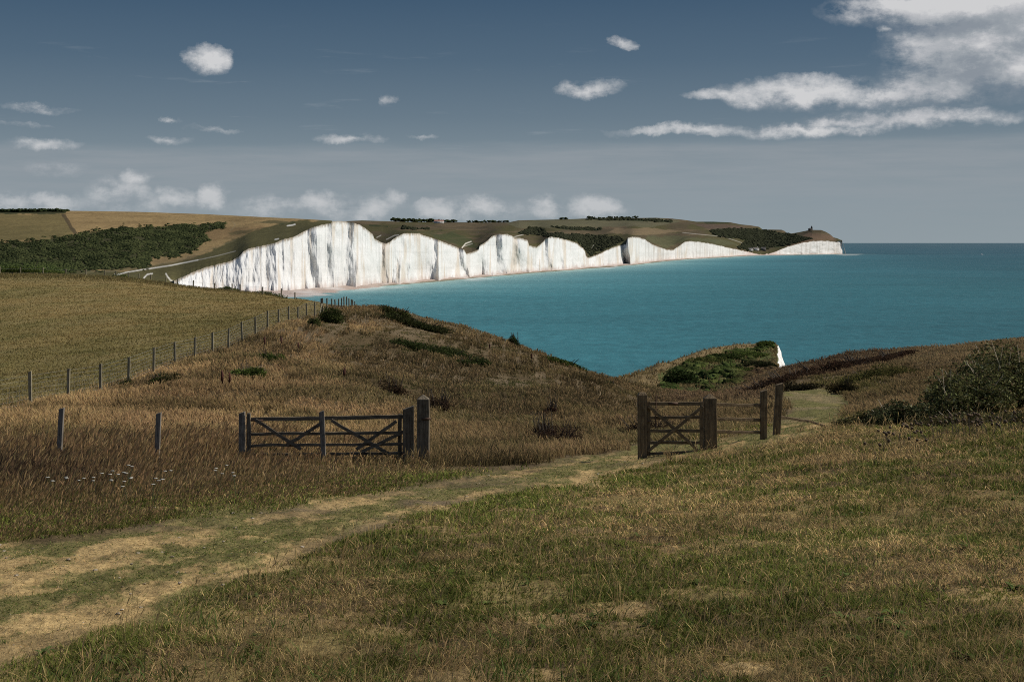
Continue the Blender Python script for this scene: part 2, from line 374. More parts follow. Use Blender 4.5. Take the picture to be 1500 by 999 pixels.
# zones -------------------------------------------------------------
LOWER = [(-1200,1250),(-200,1040),(0,978),(100,945),(200,908),(300,862),(400,832),(480,800),(600,757),(750,722),(870,702),(935,686),(1000,672)]
UPPER = [(-1200,900),(-200,815),(0,792),(150,775),(250,757),(400,742),(560,716),(700,690),(850,668),(935,660),(1000,655)]
TRACK2 = [(920,668),(1000,672),(1060,658),(1150,646),(1205,628),(1235,612),(1250,598),(1238,584),(1212,572),(1185,565),(1150,566),(1146,580),(1160,596),(1150,612),(1120,626),(1060,640),(990,648),(925,652)]
def zones(px, Y, py):
    X = (px-750)/F*Y
    n = (fbm(X*0.8, Y*0.8, 5, 31)-0.5)*1.3; n2 = (fbm(X*0.25, Y*0.25, 3, 77)-0.5)
    lo = np.interp(px, *zip(*LOWER)); up = np.interp(px, *zip(*UPPER))
    wpx = 1.6*F/np.maximum(Y, 4)*0.12
    near = sstep(44, 38, Y)*sstep(1010, 930, px)
    path = sstep(-wpx, wpx, lo-py+n*wpx*3.5)*sstep(-wpx, wpx, py-up+n*wpx*3.5)*near
    t2 = sstep(-5, 5, sdf(px, py, TRACK2)+n*16)*sstep(26, 29, Y)*sstep(110, 95, Y)
    path = np.maximum(path, t2)
    fy = fence_Y(px)
    fld = sstep(0.0, 3.0, Y-fy)*sstep(500, 470, px+n2*20)
    tall = sstep(-9, 1, up-py+n*8)*sstep(42, 30, Y+n*5)*near*(1-path)*sstep(760, 560, px)
    verge = sstep(-12, 2, up-py+n*8)*sstep(72, 30, up-py+n*30)*near*sstep(30, 26, Y)
    meadow = sstep(-2, 2, py-lo)*(Y < 60)
    rightm = sstep(990, 1040, px)*sstep(46, 38, Y)*(1-path)
    meadow = np.maximum(meadow, rightm)*(1-path); meadow = np.maximum(meadow, verge*0.9*(1-path))
    bank = np.clip(1-path-fld-np.maximum(tall, meadow), 0, 1)
    return dict(path=path, field=fld, tall=tall, meadow=meadow, bank=bank, n=n, n2=n2, X=X)
PUX, PUY = 0.35, 0.937                      # direction of the track
def streak(X, Y):
    al = X*PUX+Y*PUY; ac = X*PUY-Y*PUX
    return fbm(ac*2.0+0.15*al, al*0.42, 6, 55, 0.68)*0.55+fbm(X*3.0, Y*1.3, 6, 66, 0.68)*0.45+0.05*sstep(14, 26, Y)
# albedo palettes (linear)
A = lambda r, g, b: np.array((r, g, b))
STRAW = A(0.50,0.345,0.150); DRY = A(0.265,0.188,0.085); PINK = A(0.275,0.175,0.085); REDBR = A(0.150,0.098,0.060)
GREEN = A(0.085,0.102,0.020); OLIVE = A(0.125,0.115,0.040); DKGREEN = A(0.038,0.058,0.018); SOIL = A(0.11,0.078,0.038)
def wornpatch(px, py, X, Y):
    n = (fbm(X*2.5, Y*2.0, 4, 330)-0.5)*2; m = 0
    for cx, cy, rx, ry in ((905,890,70,12),(820,905,90,12),(985,868,45,9),(1085,975,50,14),(1440,870,70,16),(1130,755,60,7)): m = np.maximum(m, sstep(0, 0.4, 1-np.hypot((px-cx)/rx, (py-cy)/ry)+n))
    return m
def rut(px, py):
    lo = np.interp(px, *zip(*LOWER)); up = np.interp(px, *zip(*UPPER)); f = (py-up)/np.maximum(lo-up, 4)
    g = lambda c, w_: np.exp(-((f-c)/w_)**2)
    return -0.085*g(0.83, 0.13)-0.05*g(0.24, 0.12)+0.045*g(0.53, 0.12)+0.03*g(0.05, 0.08)+0.014
def ground_col(px, Y, py):
    z = zones(px, Y, py); X = z['X']; n = z['n']; n2 = z['n2']
    st = streak(X, Y)+rut(px, py)
    pc = mixc(np.broadcast_to(STRAW*0.78, X.shape+(3,)), OLIVE*1.15, sstep(0.455, 0.545, st)*0.85)
    pc = pc*(0.60+0.7*fbm(X*7, Y*5, 3, 57))[..., None]
    pc = mixc(pc, STRAW*1.05, sstep(0.44, 0.34, st)*0.5)
    pc = mixc(pc, mixc(np.broadcast_to(OLIVE*1.15, X.shape+(3,)), A(0.20,0.155,0.08), sstep(0.45, 0.6, fbm(X*0.9, Y*0.22, 4, 58))), sstep(36, 50, Y)*0.75)
    mcol = mixc(np.broadcast_to(SOIL*1.0, X.shape+(3,)), GREEN*0.9, sstep(-0.1, 0.15, n)); mcol = mixc(mcol, STRAW*0.6, sstep(0.58, 0.68, fbm(X*1.3+5, Y*1.0, 5, 309))*0.6); mcol = mixc(mcol, STRAW*0.8, wornpatch(px, py, X, Y)*0.8)
    fc = mixc(np.broadcast_to(A(0.235,0.170,0.066), X.shape+(3,)), A(0.160,0.132,0.048), sstep(0.40, 0.70, fbm(X*0.10, Y*0.035, 5, 91))*0.75)
    fc = mixc(fc, A(0.235,0.180,0.078), sstep(0.5, 0.75, fbm(X*0.5, Y*0.10, 4, 92))*0.45)
    fc = mixc(fc, A(0.105,0.098,0.034), sstep(0.55, 0.75, fbm(X*0.9, Y*0.25, 4, 94))*0.45)
    fc = mixc(fc, A(0.245,0.19,0.085), sstep(205, 245, Y)*0.55)
    bc = mixc(np.broadcast_to(A(0.15,0.11,0.062), X.shape+(3,)), SOIL*0.9, sstep(0.45, 0.6, fbm(X*0.12, Y*0.1, 4, 93)))
    c = bc*z['bank'][..., None]+fc*z['field'][..., None]+mcol*z['meadow'][..., None]+pc*z['path'][..., None]+(SOIL*1.0)*z['tall'][..., None]
    s = (z['bank']+z['field']+z['meadow']+z['path']+z['tall'])[..., None]
    return c/np.maximum(s, 1e-3)
def build_ground():
    PX, L = np.meshgrid(PXG, LY, indexing='ij'); Y = np.exp(L)
    P = G(PX, Y); col = ground_col(PX, Y, row_of(P)); sh = PX.shape
    # strip under and behind the camera
    V = P.reshape(-1, 3); fc = gridfaces(sh[0], sh[1])[:, ::-1]
    o = link('ground', fmesh('ground', V, fc, col.reshape(-1, 3), True), M_ground); tag(o, 'dry grassy hillside with a worn track falling towards the sea', 'ground', kind='structure')
    n = 60; xs = np.linspace(-3.2, 3.2, n)
    xs = np.linspace((PXG[0]-750)/F*2, (PXG[-1]-750)/F*2, n); ys = np.linspace(-14, 2.02, 30)
    XX, YY = np.meshgrid(xs*1.0, ys); XX = XX*np.interp(YY, [-14, 2.02], [9, 1]); sl, h0 = near_slope(XX/2*F+750)
    Z = ZC-h0-sl*YY-0.004
    o = link('ground', fmesh('ground_back', np.stack([XX, YY, Z], -1).reshape(-1, 3), gridfaces(30, n), np.broadcast_to(SOIL, (30*n, 3))), M_ground); tag(o, 'trodden turf where the viewer stands', 'ground', kind='structure')
build_ground()

# ------------------------------------------------------------ cliffs, downs, beach, sea
CL = [(255,1385),(300,1430),(400,1500),(450,1560),(520,1680),(600,1857),(700,2191),(770,2490),(860,2961),(920,3424),(985,4382),(1040,5000),(1090,5766),(1130,6050),(1180,6350),(1234,6640)]
TOP = [(255,411),(265,408),(280,400),(300,392),(325,386),(340,382),(350,376),(356,369),(365,364),(385,360),(400,357),(418,350),(430,347),(448,338),(456,334),(470,330),(485,327),(487,324.5),(500,324.2),(515,325.5),(528,330),(540,338),(546,343),(548,349),(556,354),(565,357.5),(570,355),(576,350),(585,345),(592,341.8),(614,342),(618,344),(630,348),(645,353),(660,358.5),(672,363),(680,366),(683,372),(690,370),(701,366),(703,360),(712,354),(722,345.5),(730,343.5),(743,343),(750,346),(754,348),(765,349.5),(773,352),(775,359),(781,361),(786,362),(790,359),(796,354),(800,349),(806,347),(818,348.5),(832,352),(845,356.5),(852,362),(857,367),(858,374),(861,377.5),(868,375.5),(880,371),(892,365),(903,360.5),(917,358),(919,349),(926,347),(934,347.5),(945,351),(957,359),(970,363.5),(978,366),(986,366.5),(994,361),(1002,355),(1012,353.2),(1025,354.5),(1045,358),(1060,361.5),(1075,365),(1088,367.5),(1100,370),(1108,372),(1118,373),(1128,371.5),(1140,367),(1155,361),(1168,357.5),(1180,355),(1192,353.5),(1210,353),(1222,354.5),(1226,355),(1228,353),(1234,352)]
def Ybase(px): return pchip(*zip(*CL), px)
def pytop(px): return np.interp(px, *zip(*TOP))
cpx = np.arange(255, 1234.01, 0.30)
def ribs(bands, seed, amp):
    slope = np.full(cpx.shape, 1.0)
    slope += (fbm(cpx*0.07, cpx*0, 3, seed)-0.5)*1.0*amp+(fbm(cpx*0.30, cpx*0, 2, seed+5)-0.5)*0.35*amp
    bands = [(a, b, v-0.5) for a, b, v in bands]
    for a, b, v in bands:
        m = sstep(a-0.5, a+0.8, cpx)*sstep(b+0.8, b-0.5, cpx); slope = slope*(1-m)+v*m
    base = np.gradient(Ybase(cpx), cpx)
    d = np.cumsum((slope-1)*base)*0.30
    k = np.ones(161)/161; tr = np.convolve(np.pad(d, 80, mode='edge'), k, 'valid')
    return d-tr
B_UP = [(374,384,-0.15),(390,404,-0.2),(413,416,0.0),(450,464,-0.1),(508,519,-0.1),(560,564,0.2),(636,642,-0.3),(672,679,-0.2),(727,736,-0.2),(752,762,0.3),(799,803,0),(911,920,-0.4),(1115,1122,0.4),(345,350,0),(330,333,0.1),(312,315,0.1),(479,486,0.1)]
B_LO = [(371,384,-0.3),(388,405,-0.35),(450,470,-0.4),(478,493,-0.6),(495,503,-0.4),(509,530,-0.6),(562,571,-0.2),(576,590,-0.3),(601,606,0.1),(624,644,-0.5),(672,683,-0.3),(706,718,-0.5),(727,745,-0.5),(754,773,-0.7),(777,792,-0.8),(797,809,-0.7),(818,822,-0.2),(911,921,-0.6),(345,350,0),(330,333,0.1)]
RU = ribs(B_UP, 101, 0.55); RL = ribs(B_LO, 202, 0.75)
Yb = Ybase(cpx); pt = pytop(cpx)+(fbm(cpx*0.35, cpx*0, 3, 17)-0.5)*1.4
def cliff_surface():
    nr = 34; t = np.linspace(0, 1, nr)[:, None]           # 0 foot, 1 rim
    Ytop = Yb+30+RU*0.8
    ztop = ZC+(HZ-pt)/F*Ytop; ztop = np.maximum(ztop, 3.0)
    wgt = sstep(0.15, 0.85, t)
    ln = (0.85-t)*(fbm(cpx*0.035, cpx*0, 2, 88)-0.45)[None, :]*34
    RUt = np.interp((cpx[None, :]+ln*0.4).ravel(), cpx, RU).reshape(nr, -1); RLt = np.interp((cpx[None, :]+ln).ravel(), cpx, RL).reshape(nr, -1); RUt[-1] = RU
    Y = Yb+30*np.clip(t*0.8+t*t*0.2, 0, 1)+RUt*0.8*wgt+RLt*0.8*(1-wgt)
    px2 = np.broadcast_to(cpx, Y.shape)
    # talus aprons that thicken the foot
    tal = np.clip(fbm(cpx*0.09, cpx*0+3, 3, 44)*2-0.75, 0, 1)[None, :]*np.clip(1-t/0.28, 0, 1)**1.3
    Y = Y-tal*26
    z = -1.0+t*(ztop+1.0)
    rough = (fbm(px2*0.17, z*0.075, 6, 61, 0.58)-0.5)*7*(Yb/1700)**0.5*np.minimum(1, (1-t)*8)
    rough += (fbm(px2*0.06, z*0.035, 3, 62)-0.5)*12*np.minimum(1, (1-t)*8)
    Y = Y+rough
    X = (px2-750)/F*Y
    # colour: clean chalk with staining
    c = np.broadcast_to(A(0.74,0.725,0.69), Y.shape+(3,)).copy()
    st = sstep(0.56, 0.74, fbm(px2*0.22, z*0.012, 4, 71)); c = mixc(c, A(0.56,0.46,0.34), st*0.6)
    st = sstep(0.60, 0.75, fbm(px2*0.8, z*0.02+9, 3, 72)); c = mixc(c, A(0.50,0.50,0.47), st*0.42)
    st = sstep(0.58, 0.70, fbm(px2*0.05, z*0.05+50, 3, 75)); c = mixc(c, A(0.60,0.60,0.57), st*0.4)
    lowm = sstep(9, 1, z+ (fbm(px2*0.5, z*0, 3, 73)-0.5)*10); c = mixc(c, A(0.52,0.43,0.38), lowm*0.75)
    h = ztop-z; rim = sstep(3.2, 0.8, h+(fbm(px2*0.8, z*0, 3, 74)-0.5)*3); c = mixc(c, A(0.22,0.165,0.10), rim*0.8)
    for a, b, v in [(559,566,0.7),(559,571,0.5),(682,690,0.35),(857,864,0.45)]:
        mm = sstep(a, a+2, px2)*sstep(b, b-2, px2); c = mixc(c, A(0.50,0.41,0.32), mm*v)
    fs = sstep(0.50, 0.66, fbm(px2*0.75, z*0.01, 3, 76))*sstep(880, 1000, px2); c = mixc(c, A(0.40,0.37,0.33), fs*0.55)
    mm = sstep(860, 1100, px2); c = mixc(c, A(0.66,0.60,0.53), mm*0.35)
    mm = sstep(1085, 1100, px2)*sstep(1150, 1125, px2); c = mixc(c, A(0.50,0.36,0.30), mm*0.6)
    return np.stack([X, Y, np.broadcast_to(z, Y.shape)], -1), c
CP, CC = cliff_surface()
def m_chalk():
    m, t, out = mat_new('chalk_face'); c = attr(t); co = objco(t)
    v = t.noise(t.vmath('MULTIPLY', co, (0.22, 0.10, 0.035)), 1.0, 6, 0.65)
    s = t.noise(t.vmath('MULTIPLY', co, (0.004, 0.004, 0.42)), 1.0, 4, 0.6)
    f = t.noise(co, 0.12, 6, 0.65)
    c = t.mix(t.maprange(v, 0.52, 0.75, 0, 0.22), c, (0.46, 0.42, 0.36))
    c = t.mix(t.maprange(s, 0.56, 0.66, 0, 0.15), c, (0.42, 0.40, 0.37))
    c = t.mix(t.maprange(f, 0.58, 0.72, 0, 0.25), c, (0.50, 0.49, 0.45))
    h = t.math('ADD', t.math('MULTIPLY', v, 1.0), t.math('MULTIPLY', f, 0.6))
    principled(t, out, c, 0.95, 0.1, bump(t, h, 0.8, 1.8)); return m
M_chalk = m_chalk()
o = link('cliffs', fmesh('cliffs', CP.reshape(-1, 3), gridfaces(*CP.shape[:2]), CC.reshape(-1, 3), True), M_chalk)
tag(o, 'long row of white chalk cliffs rising and dipping along the bay', 'cliffs', kind='structure')

# downs behind the rim -------------------------------------------------
def paint(px, py, c, polys):
    nn = (fbm(px*0.10, py*0.22, 4, 140)-0.5)
    for poly, colr, soft, k in polys:
        c = mixc(c, colr, sstep(-soft, soft, sdf(px, py, poly)+nn*soft*5)*k)
    return c
TAN = A(0.275,0.190,0.085); OTURF = A(0.088,0.078,0.033); WOOD = A(0.026,0.034,0.014); OBR = A(0.082,0.064,0.036)
SCRUB = [(-250,356),(0,356),(60,353),(100,347),(125,341),(180,334),(250,331),(305,329),(330,328),(322,335),(295,340),(300,346),(308,351),(292,360),(285,366),(262,373),(225,378),(215,391),(165,394),(110,397),(0,404),(-250,412)]
def msmooth(v, px, sig):
    g = np.arange(px[0], px[-1]+0.5, 0.5); u = np.interp(g, px, v); n = int(sig*2); k = np.exp(-0.5*(np.arange(-3*n, 3*n+1)/n)**2); k /= k.sum()
    return np.interp(px, g, np.convolve(np.pad(u, 3*n, mode='edge'), k, 'valid'))
def build_down_left():
    px = np.concatenate([np.arange(-600, -20, 6.0), np.arange(-20, 566, 0.6)]); nr = 150
    sky = np.interp(px, [-600,0,100,200,300,400,450,487,565], [305,309.5,309,310.5,314,319,321.3,323.6,330])
    rim_Y = np.interp(px, cpx, CP[-1, :, 1]); rim_py = HZ-(np.interp(px, cpx, CP[-1, :, 2])-ZC)/rim_Y*F
    k = sstep(215, 257, px); first = int(np.argmax(px >= 257))
    Y0 = np.where(px < 257, 1180*(1-k)+rim_Y[first]*k, rim_Y); p0 = np.where(px < 257, 440*(1-k)+rim_py[first]*k, rim_py)
    Yend = np.interp(px, [-600,0,300,430,470,487,500,565], [2700,2600,2350,2050,1950,1950,2000,2150])
    t = np.linspace(0, 1, nr)[:, None]
    back = sstep(486, 489, px)
    py = p0+(sky-p0)*(t**0.9)
    pyb = p0+(7+6*t)*sstep(0, 0.3, t)              # beyond the brow the land falls away, out of sight
    py = py*(1-back)+pyb*back
    Ys = msmooth(Y0, px, 14); Y = Ys*(Yend/Ys)**t+(Y0-Ys)*np.exp(-t*30)
    p0s = msmooth(p0, px, 6); py = py+(p0s-p0)*(1-np.exp(-t*40))*(1-t)
    PX = np.broadcast_to(px, Y.shape); X = (PX-750)/F*Y
    edge = np.minimum(1, t*12)*np.minimum(1, (1-t)*8)
    z = ZC+(HZ-py)/F*Y+(fbm(X*0.006, Y*0.004, 4, 150)-0.5)*7*edge
    P = np.stack([X, Y, z], -1); PYr = row_of(P)
    c = np.broadcast_to(TAN, X.shape+(3,)).copy()
    c = mixc(c, A(0.20,0.135,0.06), sstep(0.45, 0.6, fbm(PX*0.03, PYr*0.3, 4, 151))*0.5)
    c = paint(PX, PYr, c, [
      ([(-250,313),(0,313),(93,314),(98,324),(112,341),(86,351),(0,354),(-250,356)], A(0.15,0.118,0.048), 1.2, 0.9),
      ([(-250,336),(60,334),(105,338),(86,351),(0,354),(-250,356)], A(0.12,0.098,0.04), 3, 0.5),
      ([(90,314),(96,314),(104,328),(114,342),(108,344),(99,330)], A(0.075,0.055,0.03), 0.5, 0.85),
      ([(-250,384),(0,382),(60,388),(100,396),(180,398),(300,372),(340,352),(380,334),(430,325),(470,322.5),(600,318),(600,460),(-250,460)], OTURF, 1.5, 1.0),
      ([(205,381),(240,378),(290,374),(272,382),(240,387),(208,390)], A(0.19,0.135,0.065), 1.5, 0.8),
      ([(150,388),(230,388),(300,378),(210,397),(150,398)], A(0.105,0.085,0.04), 1.5, 0.8),
      (SCRUB, A(0.040,0.042,0.018), 1.2, 0.95),
      ([(255,345),(285,338),(300,335),(335,334),(400,329),(380,336),(330,350),(300,358),(310,352),(288,348)], A(0.20,0.130,0.06), 1.2, 0.75),
      ([(330,341),(372,335),(378,336),(340,346)], WOOD*1.5, 0.8, 0.5),
      ([(-250,306),(0,307.5),(60,307.5),(98,309),(96,313),(60,314),(0,313.5),(-250,314)], WOOD, 0.5, 0.9),
      ([(372,326),(400,323),(432,325),(428,329),(395,328)], A(0.05,0.055,0.025), 0.8, 0.7),
      ([(-250,380),(0,378),(50,384),(80,392),(80,402),(-250,415)], A(0.075,0.088,0.028), 2, 0.7)])
    for pts, wd, k in [([(168,404),(185,399),(220,393.5),(250,389),(290,381)],0.75,0.95),([(290,381),(318,375),(345,368)],0.6,0.35),([(211,407),(216,402),(223,401)],1.0,0.9),([(243,401),(246,406),(250,411),(257,413)],0.9,0.9),([(257,413),(262,409),(275,404)],0.8,0.5),([(421,331),(428,330),(432,329)],1.0,1.0),([(403,351),(408,350)],0.9,0.9),([(168,402),(170,408)],0.6,0.8)]:
        d = linedist(PX, PYr*1.0, pts); c = mixc(c, A(0.72,0.68,0.60), sstep(wd+0.5, wd-0.4, d)*k*0.75)
    for pts, wd, k in [([(120,400),(180,396),(260,382),(345,352)],0.7,0.3),([(338,338),(345,330),(341,325)],0.6,0.5)]:
        c = mixc(c, A(0.22,0.18,0.10), sstep(wd+0.4, wd-0.3, linedist(PX, PYr, pts))*k)
    o = link('hill', fmesh('hill', P.reshape(-1, 3), gridfaces(*PX.shape), c.reshape(-1, 3), True), M_down)
    tag(o, 'broad tan and dark green down left of the white cliffs', 'hill', kind='structure')
    return px, P, PYr
dl_px, dl_P, dl_PY = build_down_left()
def build_down_right():
    px = np.arange(487, 1234.01, 0.6); nr = 130
    sky = np.interp(px, [487,530,600,700,745,760,830,860,900,960,985,1003,1020,1045,1070,1085,1100,1112,1118,1128,1145,1150,1153,1160,1170,1182,1190,1203,1210,1216,1221,1227,1231,1234],
                        [325,323.2,325.3,326.2,326,323,321.5,320.3,320,319.2,320.5,322.5,325,325,326,329,330.5,332.5,337,336.5,336.8,339,343,342.2,340.5,338,337,337.2,340,343.5,348,349.5,351.5,352])
    rim_Y = np.interp(px, cpx, CP[-1, :, 1]); rim_py = HZ-(np.interp(px, cpx, CP[-1, :, 2])-ZC)/rim_Y*F
    hid = sstep(566, 556, px)
    Y0 = rim_Y*(1-hid)+np.maximum(rim_Y+60, 1900)*hid; p0 = rim_py*(1-hid)+np.maximum(rim_py+3, 359)*hid
    p0 = np.maximum(p0, sky+0.15)
    Yend = np.interp(px, [487,600,750,900,1050,1100,1150,1153,1190,1225,1234], [3600,4000,4800,6200,7400,7600,7600,7300,6900,6750,6700])
    t = np.linspace(0, 1, nr)[:, None]
    py = p0+(sky-p0)*t**0.85
    Ys = msmooth(Y0, px, 14); Y = Ys*(Yend/Ys)**(t**1.1)+(Y0-Ys)*np.exp(-t*30)
    p0s = np.maximum(msmooth(p0, px, 7), sky+0.1); py = py+(p0s-p0)*(1-np.exp(-t*35))*(1-t**0.85)
    PX = np.broadcast_to(px, Y.shape); X = (PX-750)/F*Y
    edge = np.minimum(1, t*10)*np.minimum(1, (1-t)*10)
    py = py+(fbm(PX*0.02, t*5+0*PX, 4, 160)-0.5)*5*edge*np.clip((p0-sky)/20, 0, 1)
    z = ZC+(HZ-py)/F*Y
    P = np.stack([X, Y, z], -1); PYr = row_of(P)
    c = np.broadcast_to(OBR, X.shape+(3,)).copy()
    c = mixc(c, OTURF*0.82, sstep(0.42, 0.58, fbm(PX*0.02, PYr*0.15, 4, 161)))
    c = mixc(c, A(0.12,0.088,0.05), sstep(0.55, 0.7, fbm(PX*0.03+8, PYr*0.35, 4, 162))*0.8)
    D = WOOD*1.3
    c = paint(PX, PYr, c, [
      ([(735,326),(800,322),(960,320),(1000,324),(960,332),(850,333),(760,334)], A(0.105,0.098,0.055), 1.0, 0.8),
      ([(900,334),(960,335),(1005,339),(970,343),(930,345),(890,341)], A(0.17,0.125,0.07), 1.0, 0.85),
      ([(1015,328),(1080,330),(1100,336),(1040,336)], A(0.10,0.068,0.05), 1.0, 0.8),
      ([(755,342),(775,335),(795,335),(802,342),(850,344),(905,348),(915,352),(900,360),(885,366),(862,376),(858,366),(845,353),(800,347),(780,344)], D, 1.0, 0.85),
      ([(588,333),(626,335),(630,337),(588,336)], WOOD, 0.4, 0.9), ([(632,337),(648,337),(648,338.5),(632,338.5)], WOOD, 0.4, 0.8),
      ([(540,329),(568,331),(568,333),(540,332)], WOOD, 0.4, 0.8),
      ([(808,333),(880,335),(880,338),(830,337)], WOOD, 0.4, 0.9),
      ([(858,319),(940,321),(985,324),(985,326),(940,324),(858,322)], WOOD, 0.4, 0.9),
      ([(1035,338),(1060,335),(1108,336),(1152,342),(1175,347),(1188,350),(1160,358),(1120,366),(1100,368),(1080,363),(1095,352),(1050,346)], D, 1.0, 0.85),
      ([(1030,325),(1065,325),(1070,327),(1035,328)], WOOD, 0.4, 0.8),
      ([(630,345),(665,340),(690,350),(700,362),(672,360),(650,352)], WOOD*1.7, 1.5, 0.6),
      ([(590,338),(640,340),(650,348),(610,342)], A(0.06,0.06,0.028), 1.5, 0.5),
      ([(950,345),(1060,350),(1090,362),(1010,352),(975,364),(945,350)], A(0.085,0.085,0.042), 1.5, 0.8),
      ([(1188,341),(1215,345),(1225,352),(1190,353),(1150,362),(1145,360)], A(0.135,0.088,0.055), 0.8, 0.8),
      ([(860,368),(905,352),(918,356),(890,365),(866,376)], A(0.085,0.08,0.035), 0.8, 0.8)])
    for pts, wd, k in [([(677,363),(682,357),(690,354)],0.8,0.9),([(680,361),(692,357)],0.5,0.5),([(566,351),(578,345),(584,344.5)],0.7,0.6),([(754,347),(766,344)],0.6,0.6),([(552,348),(558,345)],0.6,0.6),([(864,367),(872,357)],0.5,0.5),([(873,366),(882,357)],0.5,0.4),([(1000,341),(1060,347),(1090,357)],0.4,0.35)]:
        c = mixc(c, A(0.60,0.55,0.46), sstep(wd+0.5, wd-0.4, linedist(PX, PYr, pts))*k)
    o = link('hills', fmesh('hills', P.reshape(-1, 3), gridfaces(*PX.shape), c.reshape(-1, 3), True), M_down)
    tag(o, 'rolling brown and green downs behind the cliffs out to the headland', 'hills', kind='structure')
    # the far end of the headland, closed towards the open sea
    return px, P
dr_px, dr_P = build_down_right()
def end_wall():
    # gable end of the headland: chalk face turned to the open sea
    rim = [Vector(dr_P[i, -1]) for i in range(0, dr_P.shape[0], 6)]; V = []; c = []
    for k, r in enumerate(rim):
        n = (fbm(np.array([k*0.9]), np.array([0.0]), 3, 5)[0]-0.5)*8
        for j in range(8):
            u = j/7; V.append((r.x+u*14+n*u, r.y, r.z*(1-u)-1*u)); c.append((0.74, 0.72, 0.68))
    o = link('cliff_end', fmesh('cliff_end', V, gridfaces(len(rim), 8), np.array(c)), M_chalk); tag(o, 'white seaward end of the farthest headland', 'cliffs', kind='structure')
end_wall()

# small headland in the middle ground -----------------------------------
HEAD = [(870,566),(925,548),(945,542),(960,537),(980,530),(1000,522.5),(1020,516),(1040,510),(1060,506.5),(1080,504),(1100,503.3),(1120,503),(1134,503.5),(1140,505),(1142,510),(1144.5,516),(1145,521),(1147,527),(1150,534),(1152,600),(1153,800)]
def build_headland():
    px = np.concatenate([np.arange(870, 1130, 1.5), np.arange(1130, 1153.01, 0.35)]); nr = 110
    cr = np.interp(px, *zip(*HEAD)); cr = cr+(fbm(px*0.2, px*0, 3, 170)-0.5)*1.2
    Yc = np.interp(px, [870,1000,1150], [165,215,250]); Y0 = 128.0
    rows = np.linspace(0, 1.25, nr)[:, None]; t = np.clip(rows, 0, 1)
    Y = Y0*(Yc/Y0)**t+np.maximum(rows-1, 0)*220
    p0 = np.maximum(602, cr+25)
    py = p0+(cr-p0)*t**0.8
    PX = np.broadcast_to(px, Y.shape)
    z = ZC+(HZ-py)/F*Y-np.maximum(rows-1, 0)**1.2*260
    X = (PX-750)/F*Y
    e = np.minimum(1, (1-t)*6)*np.minimum(1, np.maximum(0, 1138-px)/8)
    z = z+(fbm(X*0.12, Y*0.09, 4, 171)-0.5)*3.2*e
    P = np.stack([X, Y, np.maximum(z, -3)], -1); PYr = row_of(P)
    c = np.broadcast_to(A(0.21,0.15,0.07), X.shape+(3,)).copy()
    gp = [(1140,504),(1100,507),(1070,509),(1030,520),(1000,530),(985,536),(965,548),(960,600),(1155,600),(1155,504)]
    nn = fbm(X*0.3, Y*0.2, 4, 172)
    c = mixc(c, A(0.070,0.082,0.026), sstep(-2, 2, sdf(PX, PYr, gp)-3+(nn-0.5)*18)*0.9)
    c = mixc(c, A(0.10,0.105,0.035), sstep(0.5, 0.65, nn)*sstep(-2, 2, sdf(PX, PYr, gp))*0.6)
    c = mixc(c, A(0.09,0.05,0.035), sstep(1070, 1120, PX)*sstep(528, 545, PYr)*0.8)
    ch = sstep(1138.5, 1140, PX+(fbm(PYr*0.4, PYr*0, 3, 173)-0.5)*5)
    c = mixc(c, A(0.78,0.76,0.71), ch*sstep(504, 507, PYr))
    o = link('headland', fmesh('headland', P.reshape(-1, 3), gridfaces(*PX.shape), c.reshape(-1, 3), True), M_head)
    tag(o, 'small green and tan headland with a white chalk edge above the water', 'headland', kind='structure')
    return px, P
hd_px, hd_P = build_headland()

# beach and rock platform at the foot of the cliffs ------------------------
def build_beach():
    px = cpx[::4]; yb = Ybase(px); nr = 12
    # metres of beach measured towards the sea (mainly +X)
    wd = np.interp(px, [255,330,400,430,470,520,560,700,860,930,1100,1234], [110,100,70,48,34,20,13,13,20,20,26,14])*(0.55+0.9*fbm(px*0.06, px*0, 4, 180))
    u = np.linspace(-1, 1, nr)[:, None]
    x0 = (px-750)/F*yb
    dx = np.where(u < 0, u*40, u*wd); dy = -0.25*dx
    X = x0+dx; Y = yb+dy; Z = np.where(u < 0, 2.6, 2.6*(1-u)**1.2)-0.25*(u > 0.98)
    Z = Z+(fbm(X*0.06, Y*0.03, 3, 181)-0.5)*0.8*(u < 0.95)
    c = np.broadcast_to(A(0.40,0.315,0.26), X.shape+(3,)).copy()
    c = mixc(c, A(0.60,0.55,0.50), sstep(0.5, 0.7, fbm(X*0.05, Y*0.02, 4, 182))*0.7)
    c = mixc(c, A(0.13,0.125,0.075), sstep(0.45, 0.75, u+(fbm(X*0.03, Y*0.012, 4, 183)-0.5)*0.9)*sstep(535, 560, px)*0.85)
    o = link('beach', fmesh('beach', np.stack([X, Y, Z], -1).reshape(-1, 3), gridfaces(nr, len(px)), c.reshape(-1, 3), True), M_head)
    tag(o, 'narrow pinkish shingle beach below the chalk cliffs', 'beach', kind='structure')
build_beach()

